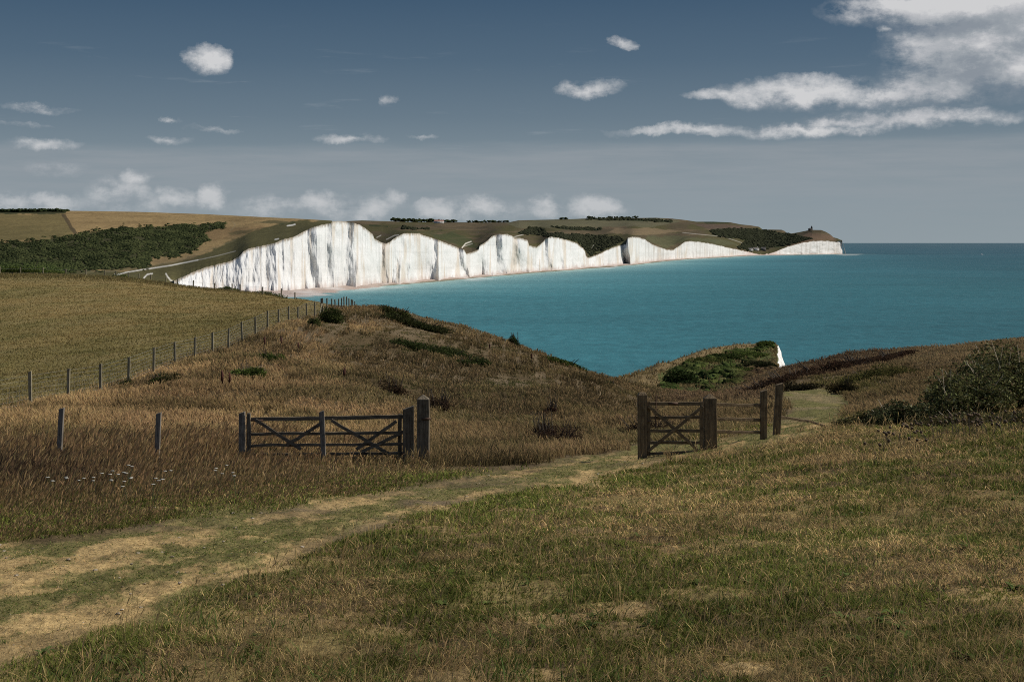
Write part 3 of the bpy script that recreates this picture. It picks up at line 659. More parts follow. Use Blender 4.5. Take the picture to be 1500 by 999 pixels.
def build_sea():
    px = np.concatenate([[-6000,-3000,-1500], np.arange(-600, 2100, 6.0), [2500,3500,5000,8000]])
    Y = np.exp(np.linspace(math.log(60), math.log(450000), 420))
    PX, YY = np.meshgrid(px, Y); X = (PX-750)/F*YY
    xs = np.interp(YY, [c[1] for c in CL]+[7200], [(c[0]-750)/F*c[1] for c in CL]+[6000])
    d = X-xs
    shallow = np.exp(-np.maximum(d, 0)/85)*np.interp(YY, [900,1400,6600,6700], [0.6,1,1,0])
    n = fbm(X*0.004, YY*0.0025, 4, 190)
    py = HZ+ZC/YY*F
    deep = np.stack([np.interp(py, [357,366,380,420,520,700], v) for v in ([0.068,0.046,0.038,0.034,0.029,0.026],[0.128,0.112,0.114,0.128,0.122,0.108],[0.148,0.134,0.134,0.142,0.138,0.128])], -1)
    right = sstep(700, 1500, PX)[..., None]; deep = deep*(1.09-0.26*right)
    deep = deep*(0.85+0.3*n)[..., None]  # cloud shadow and wind streaks put into the water colour as noise
    sw = sstep(0.0, 1.0, np.exp(-np.maximum(d, 0)/450))*np.interp(YY, [900,1400,5600,6700], [0.5,1,1,0])
    c = mixc(deep, A(0.085,0.27,0.285), sw*0.75)
    c = mixc(c, A(0.34,0.46,0.41), np.clip(shallow*(0.7+0.7*n), 0, 1)*0.95)
    foam = sstep(0.60, 0.70, fbm(X*0.02, YY*0.006, 4, 191))*sstep(90, 10, d)*(d > -60)*(YY < 6600); c = mixc(c, A(0.62,0.64,0.60), foam*0.6)
    pa = [(1228,372.6),(1262,372.5),(1255,374),(1232,374.5)]; c = mixc(c, A(0.5,0.5,0.44), sstep(-1, 1, sdf(PX, py, pa))*0.6)
    pf = [(872,393),(884,389.5),(905,389.5),(898,393)]; c = mixc(c, A(0.6,0.62,0.6), sstep(-1, 1, sdf(PX, py, pf)+(fbm(X*0.05, YY*0.02, 3, 3)-0.5)*4)*0.6)
    m, t, out = mat_new('sea_water'); cc = attr(t); co = objco(t)
    w1 = t.noise(t.vmath('MULTIPLY', co, (0.10, 0.055, 1)), 1.0, 9, 0.78); w2 = t.noise(t.vmath('MULTIPLY', co, (0.006, 0.012, 1)), 1.0, 5, 0.6)
    w3 = t.noise(t.vmath('MULTIPLY', co, (0.0009, 0.0022, 1)), 1.0, 4, 0.6)
    k = t.math('MULTIPLY', t.maprange(w1, 0.3, 0.7, 0.70, 1.30, False), t.math('MULTIPLY', t.maprange(w2, 0.3, 0.7, 0.90, 1.10, False), t.maprange(w3, 0.3, 0.7, 0.90, 1.10, False)))
    s = t.new('ShaderNodeVectorMath', operation='SCALE'); t.put(s.inputs[0], cc); t.put(s.inputs['Scale'], k)
    cap = t.noise(t.vmath('MULTIPLY', co, (0.09, 0.05, 1)), 1.0, 4, 0.7)
    c2 = t.mix(t.maprange(cap, 0.80, 0.82, 0, 0.7), s.outputs[0], (0.6, 0.66, 0.66))
    b = principled(t, out, c2, 0.55, 0.22, bump(t, w1, 0.8, 0.9)); b.inputs['IOR'].default_value = 1.33
    V = np.stack([X, YY, np.zeros_like(X)], -1).reshape(-1, 3)
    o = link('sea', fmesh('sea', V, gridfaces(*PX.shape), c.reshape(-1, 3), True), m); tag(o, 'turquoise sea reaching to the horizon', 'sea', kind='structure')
build_sea()

# ------------------------------------------------------------ distant scrub, trees, hedge, buildings
ICO = None
def ico():
    import bmesh
    bm = bmesh.new(); bmesh.ops.create_icosphere(bm, subdivisions=2, radius=1)
    v = np.array([q.co[:] for q in bm.verts]); f = np.array([[q.index for q in p.verts] for p in bm.faces]); bm.free(); return v, f
IV, IF_ = ico()
def blobs(name, C, Rr, Hh, cols, mat, jit=0.35, parent=None):
    n = len(C); k = len(IV)
    V = IV[None]*(1+(rng.random((n, k, 1))-0.5)*2*jit)
    V = V*np.stack([Rr, Rr, Hh], -1)[:, None]+C[:, None]
    Fc = IF_[None]+(np.arange(n)*k)[:, None, None]
    col = np.repeat(cols[:, None], k, 1)*(0.7+0.6*rng.random((n, k, 1)))
    return link(name, fmesh(name, V.reshape(-1, 3), Fc.reshape(-1, 3), col.reshape(-1, 3)), mat, parent)
def m_foliage_far():
    m, t, out = mat_new('distant_foliage'); c = attr(t); n = t.noise(objco(t), 0.9, 5, 0.7)
    s = t.new('ShaderNodeVectorMath', operation='SCALE'); t.put(s.inputs[0], c); t.put(s.inputs['Scale'], t.maprange(n, 0.3, 0.7, 0.5, 1.5, False))
    principled(t, out, s.outputs[0], 1.0, 0.0, bump(t, n, 1.0, 0.8)); return m
M_far = m_foliage_far()
def on_sheet(pxs, P, px, py):
    """point of a polar sheet seen at (px,py)"""
    i = int(np.argmin(abs(pxs-px))); col = P[:, i]; r = row_of(col)
    j = int(np.argmin(abs(r-py))); return col[j]
def scrub():
    i = rng.integers(0, dl_P.shape[1], 260000); j = rng.integers(1, dl_P.shape[0]-1, 260000)
    p = dl_P[j, i]; r = dl_PY[j, i]; px = dl_px[i]
    m = (sdf(px, r, SCRUB)+(fbm(px*0.10, r*0.3, 4, 210)-0.5)*12+rng.normal(0, 1.2, len(px)) > 0) & (fbm(px*0.13, r*0.35, 4, 212) > 0.36)
    p = p[m]; px = px[m]; r = r[m]
    keep = rng.random(len(p)) < 34000/len(p); p = p[keep]; px = px[keep]; r = r[keep]
    n = len(p); s = 0.7+1.1*rng.random(n)**2; patch = fbm(px*0.06, r*0.18, 4, 213)
    c = mixc(np.broadcast_to(A(0.033,0.040,0.017), (n, 3)), A(0.062,0.070,0.028), sstep(0.42, 0.62, patch))
    c = mixc(c, A(0.075,0.082,0.030), (rng.random(n) < 0.10)*0.8)
    near = sstep(382, 395, r)*sstep(130, 60, px); c = mixc(c, A(0.075,0.10,0.03), near*0.8)
    o = blobs('scrub', p, s*1.3, s*(0.6+0.4*rng.random(n)), c, M_far); tag(o, 'dark green gorse and thorn scrub covering the far slope', 'scrub', kind='stuff')
    # scattered darker bushes over the right-hand woods
    i = rng.integers(0, dr_P.shape[1], 60000); j = rng.integers(1, dr_P.shape[0]-1, 60000); p = dr_P[j, i]; r = row_of(p); px = dr_px[i]
    PW = [[(755,342),(775,335),(795,335),(802,342),(850,344),(905,348),(915,352),(900,360),(885,366),(862,376),(858,366),(845,353),(800,347)],
          [(1035,338),(1060,335),(1108,336),(1152,342),(1175,347),(1188,350),(1160,358),(1120,366),(1100,368),(1080,363),(1095,352),(1050,346)],
          [(808,333),(880,335),(880,338),(830,337)],[(588,333),(626,335),(630,337),(588,336)],[(858,319),(940,321),(985,324),(985,326),(940,324),(858,322)]]
    m = np.zeros(len(p), bool)
    for q in PW: m |= sdf(px, r, q)+(fbm(px*0.15, r*0.5, 3, 214)-0.5)*5 > 0
    p = p[m][:5000]; n = len(p); s = (2.5+3.5*rng.random(n))*np.clip(p[:, 1]/4500, 0.6, 1.4)
    c = mixc(np.broadcast_to(A(0.026,0.029,0.016), (n, 3)), A(0.045,0.047,0.028), rng.random(n)*0.8)
    o = blobs('woodland', p, s, s*0.8, c, M_far); tag(o, 'dark scrub woodland on the downs behind the cliffs', 'woodland', kind='stuff')
scrub()

def m_bark():
    return m_plain('bark', (0.07, 0.055, 0.04), 0.9, 0, 6)
M_bark = m_bark()
def tube(pts, rad, seg=6):
    pts = [Vector(p) for p in pts]; V = []; Fs = []
    for i, p in enumerate(pts):
        d = (pts[min(i+1, len(pts)-1)]-pts[max(i-1, 0)]).normalized()
        a = d.cross(Vector((0.3, 1, 0.2))).normalized(); b = d.cross(a); r = rad[i] if hasattr(rad, '__len__') else rad
        for k in range(seg):
            an = 2*math.pi*k/seg; V.append(p+(a*math.cos(an)+b*math.sin(an))*r)
    for i in range(len(pts)-1):
        for k in range(seg): Fs.append((i*seg+k, i*seg+(k+1) % seg, (i+1)*seg+(k+1) % seg, (i+1)*seg+k))
    return [tuple(v) for v in V], Fs
def tubes(name, items, mat, parent=None, seg=6):
    V = []; Fs = []
    for pts, rad in items:
        v, f = tube(pts, rad, seg); Fs += [tuple(i+len(V) for i in q) for q in f]; V += v
    return link(name, fmesh(name, V, Fs, None, True), mat, parent)
def far_tree(k):
    root = empty('distant_tree', (0, 0, 0)); n = 9
    C = np.stack([rng.normal(0, 2.6, n), rng.normal(0, 2.6, n), 4.5+rng.normal(0, 1.3, n)], -1)
    blobs('crown', C, 2.0+rng.random(n), 1.9+rng.random(n), np.broadcast_to(WOOD*1.1, (n, 3)), M_far, 0.4, root)
    tubes('trunk', [([(0, 0, -1), (0.2, 0, 4)], [0.35, 0.2])], M_bark, root)
    return root
protos = [far_tree(k) for k in range(4)]; used = [False]*4
spots = [(x, 5.2) for x in (578,583,589,592,598,603,608,611,616,622,628,633,641,652,658,664)]+[(x, 3.9) for x in (687,694,699,705,711,717,724,731,738,743)]+[(x, 4.6) for x in (822,828,863,870,878,885,893,902,911,921,931)]
for q, (px, s) in enumerate(spots):
    k = q % 4; o = protos[k] if not used[k] else copy_tree(protos[k]); used[k] = True
    i = int(np.argmin(abs(dr_px-px))); p = dr_P[-2, i]; o.location = tuple(p); k2 = s/5.2*(0.8+0.5*rng.random()); o.scale = (k2*1.9, k2*1.5, k2); o.rotation_euler = (0, 0, rng.random()*6)
    row = 0 if px < 670 else (1 if px < 800 else 2)
    lab = ['small dark tree in the skyline row behind the second white cliff', 'small dark tree in the lower skyline row behind the third white cliff', 'tiny dark tree in the hedge on the highest far down'][row]
    tag(o, lab, 'tree', ['skyline trees behind the second cliff', 'skyline trees behind the third cliff', 'skyline trees on the highest far down'][row])
def hedge():
    n = 900; px = rng.uniform(-200, 99, n); C = np.array([dl_P[-2, int(np.argmin(abs(dl_px-x)))] for x in px]); C[:, 1] += rng.normal(0, 6, n)
    s = 2.2+2.0*rng.random(n)
    C[:, 2] += rng.random(n)*2.0*(px < 90)
    o = blobs('hedge', C, s, s*0.8, np.broadcast_to(WOOD*1.1, (n, 3)), M_far); tag(o, 'long dark hedge along the left skyline above the tan field', 'hedge')
hedge()
# cattle-like specks are too small to tell; two low barns by the hedge end
def solid(name, boxes, mat, parent=None, bev=0.0):
    """boxes: (cx,cy,cz,sx,sy,sz) joined in one mesh"""
    V = []; Fs = []
    for cx, cy, cz, sx, sy, sz in boxes:
        b = len(V)
        for dz in (-1, 1):
            for dx, dy in ((-1,-1),(1,-1),(1,1),(-1,1)): V.append((cx+dx*sx/2, cy+dy*sy/2, cz+dz*sz/2))
        Fs += [tuple(b+i for i in q) for q in ((0,3,2,1),(4,5,6,7),(0,1,5,4),(1,2,6,5),(2,3,7,6),(3,0,4,7))]
    o = link(name, fmesh(name, V, Fs), mat, parent)
    if bev:
        m = o.modifiers.new('edge', 'BEVEL'); m.width = bev; m.segments = 2
    return o
M_wallw = m_plain('pale_render', (0.55, 0.52, 0.47), 0.9, 0, 0.5, 0.15); M_roofr = m_plain('clay_roof', (0.28, 0.13, 0.09), 0.9, 0, 0.8, 0.25)
M_stone = m_plain('dark_granite', (0.13, 0.115, 0.10), 0.9, 0, 0.6, 0.3); M_glassd = m_plain('dark_window', (0.03, 0.035, 0.04), 0.2)
def house(px, py, w_, h_, lab, roofm, wallm, rz=0.2):
    p = on_sheet(dr_px, dr_P, px, py); e = empty('cottage', tuple(p), rz); d = w_*0.6
    solid('wall', [(0, 0, h_/2-1, w_, d, h_+2)], wallm, e)
    V = [(-w_/2-.3,-d/2-.3,h_),(w_/2+.3,-d/2-.3,h_),(w_/2+.3,d/2+.3,h_),(-w_/2-.3,d/2+.3,h_),(-w_/2-.3,0,h_*1.6),(w_/2+.3,0,h_*1.6)]
    me = bpy.data.meshes.new('roof'); me.from_pydata(V, [], [(0,1,5,4),(2,3,4,5),(0,4,3),(1,2,5),(0,3,2,1)]); rf = link('roof', me, roofm, e)
    solid('chimney', [(w_*0.3, 0, h_*1.6, w_*0.07, w_*0.07, h_*0.6)], wallm, rf)
    for k in (-0.3, 0, 0.3): solid('window', [(w_*k, -d/2-0.05, h_*0.55, w_*0.1, 0.1, h_*0.3)], M_glassd, e)
    tag(e, lab, 'house')
house(643, 327.5, 26, 6, 'low farmhouse with a pinkish roof among the skyline trees', M_roofr, M_wallw, 0.1)
house(1099, 367.5, 22, 7, 'pale cottage at the sea gap, westernmost of the three', M_stone, M_wallw, 0.1)
house(1107, 366.8, 26, 8, 'white walled house at the sea gap between its two neighbours', M_stone, M_wallw, 0.3)
house(1118, 367.5, 20, 10, 'dark house at the sea gap, closest to the far headland', M_stone, M_stone, -0.2)
def lighthouse():
    p = on_sheet(dr_px, dr_P, 1189, 337.2); i = int(np.argmin(abs(dr_px-1189))); p = dr_P[-3, i]
    e = empty('lighthouse', tuple(p), 0)
    def lathe(name, prof, z0, mat, par):
        seg = 20; V = [(r*math.cos(6.2832*k/seg), r*math.sin(6.2832*k/seg), z0+z) for r, z in prof for k in range(seg)]
        Fs = [(a*seg+k, a*seg+(k+1) % seg, (a+1)*seg+(k+1) % seg, (a+1)*seg+k) for a in range(len(prof)-1) for k in range(seg)]
        return link(name, fmesh(name, V, Fs), mat, par)
    tw = lathe('tower', [(5.0,-3),(4.6,6),(4.2,13),(5.2,13.3),(5.2,14.2),(3.4,14.3)], 0, M_stone, e)
    lathe('lantern', [(3.0,14.3),(3.0,18.0)], 0, M_glassd, e); lathe('lantern_roof', [(3.5,18),(2.4,19.6),(0.4,20.6),(0.15,22.5)], 0, M_stone, e)
    solid('house', [(-9, 0, 1.8, 14, 12, 9.5)], M_stone, e)
    me = bpy.data.meshes.new('roof'); me.from_pydata([(-16.3,-6.4,6.5),(-1.5,-6.4,6.5),(-1.5,6.4,6.5),(-16.3,6.4,6.5),(-13,0,10),(-4.5,0,10)], [], [(0,1,5,4),(2,3,4,5),(0,4,3),(1,2,5),(0,3,2,1)]); link('roof', me, M_stone, e)
    for k in (-13, -9, -5): solid('window', [(k, -6.1, 3.2, 1.6, 0.2, 2.0)], M_glassd, e)
    tag(e, 'small dark lighthouse with a squat tower on the far headland', 'lighthouse')
lighthouse()
def boat():
    e = empty('boat', tuple(at(1438, 373.2, 52.6*F/(373.6-356))*np.array([1, 1, 0])), 0.3)
    V = [];
    for x, w_, zb in ((-7,2.0,0.0),(-3,2.3,-0.3),(2,2.2,-0.3),(6,1.2,0.0),(8,0.05,0.6)):
        V += [(x, -w_, 1.8+max(0, x)*0.08), (x, -w_*0.6, zb), (x, w_*0.6, zb), (x, w_, 1.8+max(0, x)*0.08)]
    Fs = [(a*4+k, a*4+k+1, (a+1)*4+k+1, (a+1)*4+k) for a in range(4) for k in range(3)]+[(0,3,2,1)]+[(a*4+3, a*4, (a+1)*4, (a+1)*4+3) for a in range(4)]
    me = bpy.data.meshes.new('hull'); me.from_pydata(V, [], Fs); M_boat = m_plain('white_boat_paint', (0.8, 0.8, 0.8), 0.4, 0, 1, 0.05); link('hull', me, M_boat, e)
    c = solid('cabin', [(-1, 0, 3.0, 5, 2.8, 2.4)], M_boat, e); solid('window', [(-1, -1.45, 3.3, 4, 0.1, 0.9)], M_glassd, c)
    tag(e, 'tiny white boat out on the sea near the right edge', 'boat')
boat()

# ------------------------------------------------------------ grass: ribbons as real blades
def ribbons(name, P, H, W, az, lean, leandir, cols, prof=((0, 1.0), (0.5, 0.8), (1.0, 0.05)), mat=None, tipcol=None):
    n = len(P); K = len(prof); V = np.zeros((n, K*2, 3), np.float32)
    dx, dy = np.cos(az), np.sin(az)
    for k, (t, ww) in enumerate(prof):
        off = lean*H*(t**1.8); h = H*t*np.sqrt(np.clip(1-(0.8*lean*t)**2, 0.1, 1))
        cx = P[:, 0]+np.cos(leandir)*off; cy = P[:, 1]+np.sin(leandir)*off; cz = P[:, 2]+h-0.01
        for s, sg in ((0, -1), (1, 1)):
            V[:, 2*k+s, 0] = cx+sg*dx*W*ww/2; V[:, 2*k+s, 1] = cy+sg*dy*W*ww/2; V[:, 2*k+s, 2] = cz
    q = np.stack([np.array([2*k, 2*k+1, 2*k+3, 2*k+2]) for k in range(K-1)])
    Fc = (q[None]+(np.arange(n)*K*2)[:, None, None]).reshape(-1, 4)
    c = np.repeat(cols[:, None], K*2, 1).astype(np.float32)
    if tipcol is not None:
        for k, (t, _) in enumerate(prof):
            f = tipcol[1](t); c[:, 2*k:2*k+2] = c[:, 2*k:2*k+2]*(1-f)+tipcol[0][:, None]*f
    return link(name, fmesh(name, V.reshape(-1, 3), Fc, c.reshape(-1, 3)), mat or M_grass)
def scatter(n, pxa, pxb, Ya, Yb_, clump=0.0):
    px = rng.uniform(pxa, pxb, n); Y = np.exp(rng.uniform(math.log(Ya), math.log(Yb_), n))
    if clump:
        # gather blades into tufts
        X = (px-750)/F*Y; g = clump*2.0**np.round(np.log2(np.maximum(1, Y/25))+rng.normal(0, 0.35, n)); ix_o = 0; ix = np.round(X/g+0.0); iy = np.round(Y/g)
        jx = (_h(ix, iy, 5)-0.5)*0.9; jy = (_h(ix, iy, 6)-0.5)*0.9
        s = 0.35; cx = (ix+jx)*g; cy = (iy+jy)*g; X = X*(1-s)+cx*s; Y2 = Y*(1-s)+cy*s
        px = X/Y2*F+750; Y = Y2
    return px, Y
def tint(c, n, v=0.22): return c*(1+(rng.random((n, 1))-0.5)*2*v)*(1+(rng.random((n, 3))-0.5)*0.12)
WIND = 0.15
def meadow():
    n = 1150000; px, Y = scatter(n, -260, 1780, 4.2, 46, 0.08)
    xa, ya = scatter(130000, 1780, 2690, 4.2, 15, 0.08); xb, yb_ = scatter(60000, -900, -260, 4.2, 20, 0.08)
    px = np.concatenate([px, xa, xb]); Y = np.concatenate([Y, ya, yb_]); n = len(px)
    P = G(px, Y); py = row_of(P); z = zones(px, Y, py); X = z['X']
    keep = rng.random(n) < z['meadow']*(0.60+0.9*fbm(X*2.2, Y*2.2, 3, 301)); px, Y, P, X = px[keep], Y[keep], P[keep], X[keep]; n = len(px)
    g = fbm(X*0.55, Y*0.55, 4, 302); g2 = fbm(X*2.6, Y*2.6, 3, 303)
    edge = np.interp(px, *zip(*LOWER)); py = row_of(P); nearedge = sstep(60, 5, (py-edge)*Y/14)*(px < 980)
    gp = np.clip(sstep(0.42, 0.60, g*0.5+g2*0.5)*0.70+nearedge*0.5+0.12-0.22*sstep(16, 32, Y), 0, 0.9)
    isg = rng.random(n) < gp
    r = rng.random(n)
    c = np.where(isg[:, None], mixc(np.broadcast_to(GREEN*1.1, (n, 3)), A(0.19,0.20,0.05), r), mixc(np.broadcast_to(DRY*1.0, (n, 3)), STRAW*1.1, r**1.3))
    red = (~isg) & (rng.random(n) < 0.16); c[red] = A(0.13,0.092,0.05)
    pl_ = (~isg) & (rng.random(n) < 0.10+0.25*sstep(0.5, 0.65, fbm(X*0.7, Y*0.7, 4, 308))); c[pl_] = STRAW*1.35
    lm = sstep(0.42, 0.62, fbm(X*0.3, Y*0.3, 4, 307)); c = c*((0.76+0.38*lm)*np.interp(Y, [8, 16], [0.98, 1.18]))[:, None]
    c = tint(c, n, 0.68)*1.06
    bare = np.maximum(sstep(0.58, 0.68, fbm(X*1.3+5, Y*1.0, 5, 309)), wornpatch(px, py, X, Y)); h = (1-0.5*bare)*np.where(isg, 0.040+0.055*rng.random(n), 0.035+0.11*rng.random(n)**2)*(0.7+0.8*g2)*np.interp(Y, [4, 12, 25, 40], [0.66, 0.72, 1.15, 1.4])
    W = np.maximum(0.0034, 0.00046*Y)*(0.7+0.7*rng.random(n))*np.where(isg, 1.15, 0.8)
    tuft = 2*math.pi*_h(np.round(X/0.22), np.round(Y/0.22), 8)
    lean = np.where(isg, 0.35+0.75*rng.random(n), 0.5+1.1*rng.random(n))
    ld = np.where(rng.random(n) < 0.6, tuft+rng.normal(0, 0.6, n), rng.uniform(0, 6.283, n))
    o = ribbons('meadow_grass', P, h, W, rng.uniform(0, 3.14, n), lean, ld, c, ((0, 1), (0.45, 0.9), (0.8, 0.55), (1, 0.06)))
    tag(o, 'short mixed green and straw grass of the foreground slope', 'grass', kind='stuff')
    # taller pale bents and seed stalks
    n = 24000; px, Y = scatter(n, -260, 1780, 4.5, 44, 0.2); P = G(px, Y); z = zones(px, Y, row_of(P)); X = z['X']
    k = rng.random(n) < z['meadow']*(0.25+1.3*sstep(0.45, 0.62, fbm(X*0.4, Y*0.4, 4, 304))); px, Y, P, X = px[k], Y[k], P[k], X[k]; n = len(px)
    c = tint(mixc(np.broadcast_to(DRY*1.1, (n, 3)), STRAW*1.05, rng.random(n)), n)
    h = (0.14+0.20*rng.random(n))*np.interp(Y, [4, 14, 30], [0.75, 0.95, 1.25]); W = np.maximum(0.0036, 0.00042*Y)
    o = ribbons('seed_stalks', P, h, W, rng.uniform(0, 3.14, n), 0.15+0.6*rng.random(n), rng.normal(WIND, 1.2, n), c, ((0, 0.6), (0.4, 0.5), (0.72, 0.5), (0.85, 1.7), (1, 0.15)))
    tag(o, 'thin pale seed stalks standing above the foreground grass', 'grass', kind='stuff')
    # broad green tufts
    n = 26000; px, Y = scatter(n, -260, 1780, 4.2, 26, 0.5); P = G(px, Y); z = zones(px, Y, row_of(P)); X = z['X']
    k = (rng.random(n) < z['meadow']) & (_h(np.round(X/0.5), np.round(Y/0.5), 77) < 0.26); px, Y, P, X = px[k], Y[k], P[k], X[k]; n = len(px)
    c = tint(mixc(np.broadcast_to(GREEN*0.9, (n, 3)), A(0.11,0.16,0.045), rng.random(n)), n)
    o = ribbons('green_tufts', P, 0.09+0.09*rng.random(n), np.maximum(0.007, 0.0006*Y), rng.uniform(0, 3.14, n), 0.5+0.7*rng.random(n), rng.uniform(0, 6.283, n), c, ((0, 0.8), (0.45, 1.0), (0.8, 0.7), (1, 0.06)))
    tag(o, 'broader fresh green grass tufts among the dry meadow', 'grass', kind='stuff')
meadow()
def rosettes():
    n = 260; px, Y = scatter(n, -200, 1750, 4.6, 20); P = G(px, Y); z = zones(px, Y, row_of(P)); P = P[rng.random(n) < z['meadow']]; m = len(P); k = 9
    Pk = np.repeat(P, k, 0); ld = rng.uniform(0, 6.283, m*k); size = np.repeat(0.04+0.045*rng.random(m), k)*(0.7+0.6*rng.random(m*k))
    c = np.repeat(mixc(np.broadcast_to(A(0.07,0.09,0.025), (m, 3)), A(0.12,0.15,0.045), rng.random(m)), k, 0)
    o = ribbons('broad_leaf_rosettes', Pk, size, size*0.34, ld+1.57, np.full(m*k, 1.15), ld, tint(c, m*k, 0.35), ((0, 0.3), (0.35, 1.0), (0.7, 0.9), (1, 0.1)), M_leaf); tag(o, 'broad green weed leaves flat in the foreground turf', 'weeds', kind='stuff')
rosettes()
def pathgrass():
    n = 700000; px, Y = scatter(n, -260, 1300, 5, 90, 0.06); P = G(px, Y); py = row_of(P); z = zones(px, Y, py); X = z['X']; st = streak(X, Y)+rut(px, py)
    k = (rng.random(n) < z['path']*np.clip(0.70+0.3*sstep(0.47, 0.60, st), 0, 1)); px, Y, P, X, st = px[k], Y[k], P[k], X[k], st[k]; n = len(px)
    isg = rng.random(n) < 0.06+sstep(0.44, 0.58, st)*0.72
    c = np.where(isg[:, None], mixc(np.broadcast_to(GREEN*1.1, (n, 3)), A(0.15,0.17,0.055), rng.random(n)), mixc(np.broadcast_to(DRY*1.3, (n, 3)), STRAW*1.15, rng.random(n)))
    far = sstep(34, 45, Y); c = mixc(c, A(0.17,0.16,0.07), far*0.5)
    o = ribbons('track_grass', P, (0.014+0.026*rng.random(n))*np.where(isg, 1.5, 1), np.maximum(0.003, 0.0005*Y), rng.uniform(0, 3.14, n), 0.9+1.2*rng.random(n), rng.uniform(0, 6.28, n), tint(c, n, 0.5), ((0, 1), (0.6, 0.8), (1, 0.06)))
    tag(o, 'cropped grass and straw trodden along the track', 'grass', kind='stuff')
pathgrass()
def tallgrass():
    n = 150000; px, Y = scatter(n, -400, 1000, 13, 46, 0.22); P = G(px, Y); py = row_of(P); z = zones(px, Y, py); X = z['X']
    k = rng.random(n) < z['tall']*(0.55+0.8*fbm(X*1.0, Y*1.0, 3, 311)); px, Y, P, X, py = px[k], Y[k], P[k], X[k], py[k]; n = len(px)
    up = np.interp(px, *zip(*UPPER)); front = sstep(85, 15, (up-py)+(fbm(X*0.8, Y*0.8, 3, 313)-0.5)*50)           # shorter and greener at the track edge
    dark = sstep(680, 430, px)*sstep(42, 80, up-py+(fbm(X*0.6, Y*0.6, 3, 314)-0.5)*50)*sstep(31, 24, Y+rng.normal(0, 2.2, n)+(fbm(X*0.4, Y*0.4, 3, 315)-0.5)*8)
    r = rng.random(n)
    c = mixc(mixc(np.broadcast_to(DRY*1.05, (n, 3)), PINK*1.15, r), REDBR*0.85, dark*(0.45+0.5*rng.random(n)))
    c = mixc(c, mixc(np.broadcast_to(GREEN*1.1, (n, 3)), OLIVE*1.5, rng.random(n)), (rng.random(n) < front*0.75)*0.9)
    k_ = rng.random(n) > front*0.45; h = (0.30+0.24*rng.random(n))*(1-0.70*front)*np.where(k_, 1, 0.6)*(0.75+0.5*fbm(X*0.5, Y*0.5, 3, 312)); h *= np.interp(px, [450, 620, 760], [1, 0.75, 0.55])
    W = np.maximum(0.006, 0.00055*Y)
    head = tint(mixc(mixc(np.broadcast_to(PINK*1.1, (n, 3)), REDBR*0.62, dark), DRY*1.2, (rng.random(n) < 0.25)*0.8), n)
    o = ribbons('tall_grass', P, h, W, rng.uniform(0, 3.14, n), 0.12+0.45*rng.random(n), rng.normal(WIND, 0.8, n), tint(c, n, 0.3), ((0, 0.7), (0.4, 0.6), (0.66, 0.5), (0.82, 1.9), (1, 0.15)), tipcol=(head, lambda t: 1.0 if t > 0.7 else 0.0))
    tag(o, 'belt of tall reddish brown seeding grass beside the track', 'grass', kind='stuff')
tallgrass()
# where the bank carries darker weeds and scrubby patches (picture column, row, rx, ry, colour index)
PATCH = [(560,520,70,26,2),(650,560,80,26,2),(520,500,40,14,0),(730,600,90,22,2),(850,590,60,16,2),(205,565,24,8,2),(420,515,26,8,2),(590,575,36,12,0),(760,560,60,14,0),(370,547,26,10,1),(400,530,22,9,1),(240,560,26,12,2),(490,483,22,14,0),(470,498,14,8,0),(600,490,70,14,0),(640,508,60,12,0),(570,500,40,14,2),(690,540,120,22,2),(560,545,60,16,2),
         (780,590,110,22,2),(640,580,60,16,2),(860,560,60,14,2),(700,515,40,8,0),(610,465,42,7,0),(1000,585,80,14,2),(170,560,20,8,2),(900,600,60,14,2),(820,640,60,10,2)]
def bank_cols(px, py, X, Y, n):
    r = rng.random(n)
    pink = sstep(0.45, 0.62, fbm(X*0.10, Y*0.07, 4, 321)); pale = sstep(0.50, 0.66, fbm(X*0.22, Y*0.14, 4, 325))
    c = mixc(mixc(np.broadcast_to(DRY*0.95, (n, 3)), PINK*1.2, pink), STRAW*0.85, np.clip((r**3)*0.6+pale*0.55*sstep(800, 500, px), 0, 1))
    rightside = sstep(470, 640, px); c = mixc(c, A(0.112,0.086,0.040), rightside*0.70)
    c = mixc(c, A(0.095,0.095,0.035), sstep(0.53, 0.66, fbm(X*0.16, Y*0.11, 4, 326))*0.6)
    nn = (fbm(X*0.3, Y*0.2, 4, 322)-0.5)*2.4; hs = np.ones(n)
    for cx, cy, rx, ry, k in PATCH:
        d = 1-np.hypot((px-cx)/rx, (py-cy)/ry)+nn*0.7; m = sstep(0, 0.35, d)
        t = [A(0.042,0.055,0.016), A(0.085,0.105,0.022), A(0.062,0.048,0.024)][k]
        c = mixc(c, t, m*(0.85 if k < 2 else 0.80)*(rng.random(n) < 0.85)); hs = np.minimum(hs, 1-m*(0.72 if k < 2 else -0.0))
    sp = sstep(0.56, 0.68, fbm(X*0.45, Y*0.30, 4, 323)); c = mixc(c, A(0.070,0.055,0.024), sp*0.7); hs = hs*(1+0.35*sp)
    c = c*(0.80+0.42*sstep(0.35, 0.65, fbm(X*0.07, Y*0.05, 4, 327)))[:, None]
    right = sstep(1120, 1150, px)
    c = mixc(c, REDBR*0.62, right*sstep(563, 548, py)*sstep(1330, 1230, px+(py-540)*3)*0.9)
    c = mixc(c, A(0.13,0.12,0.04), right*sstep(548, 556, py)*sstep(585, 572, py)*sstep(1180, 1200, px)*sstep(1330, 1270, px)*0.75)
    c = mixc(c, A(0.215,0.155,0.08), sstep(1290, 1340, px)*sstep(545, 530, py)*0.7)
    c = mixc(c, REDBR*1.1, sstep(930, 1000, px)*sstep(1150, 1120, px)*sstep(600, 585, py)*0.6)
    return c, hs
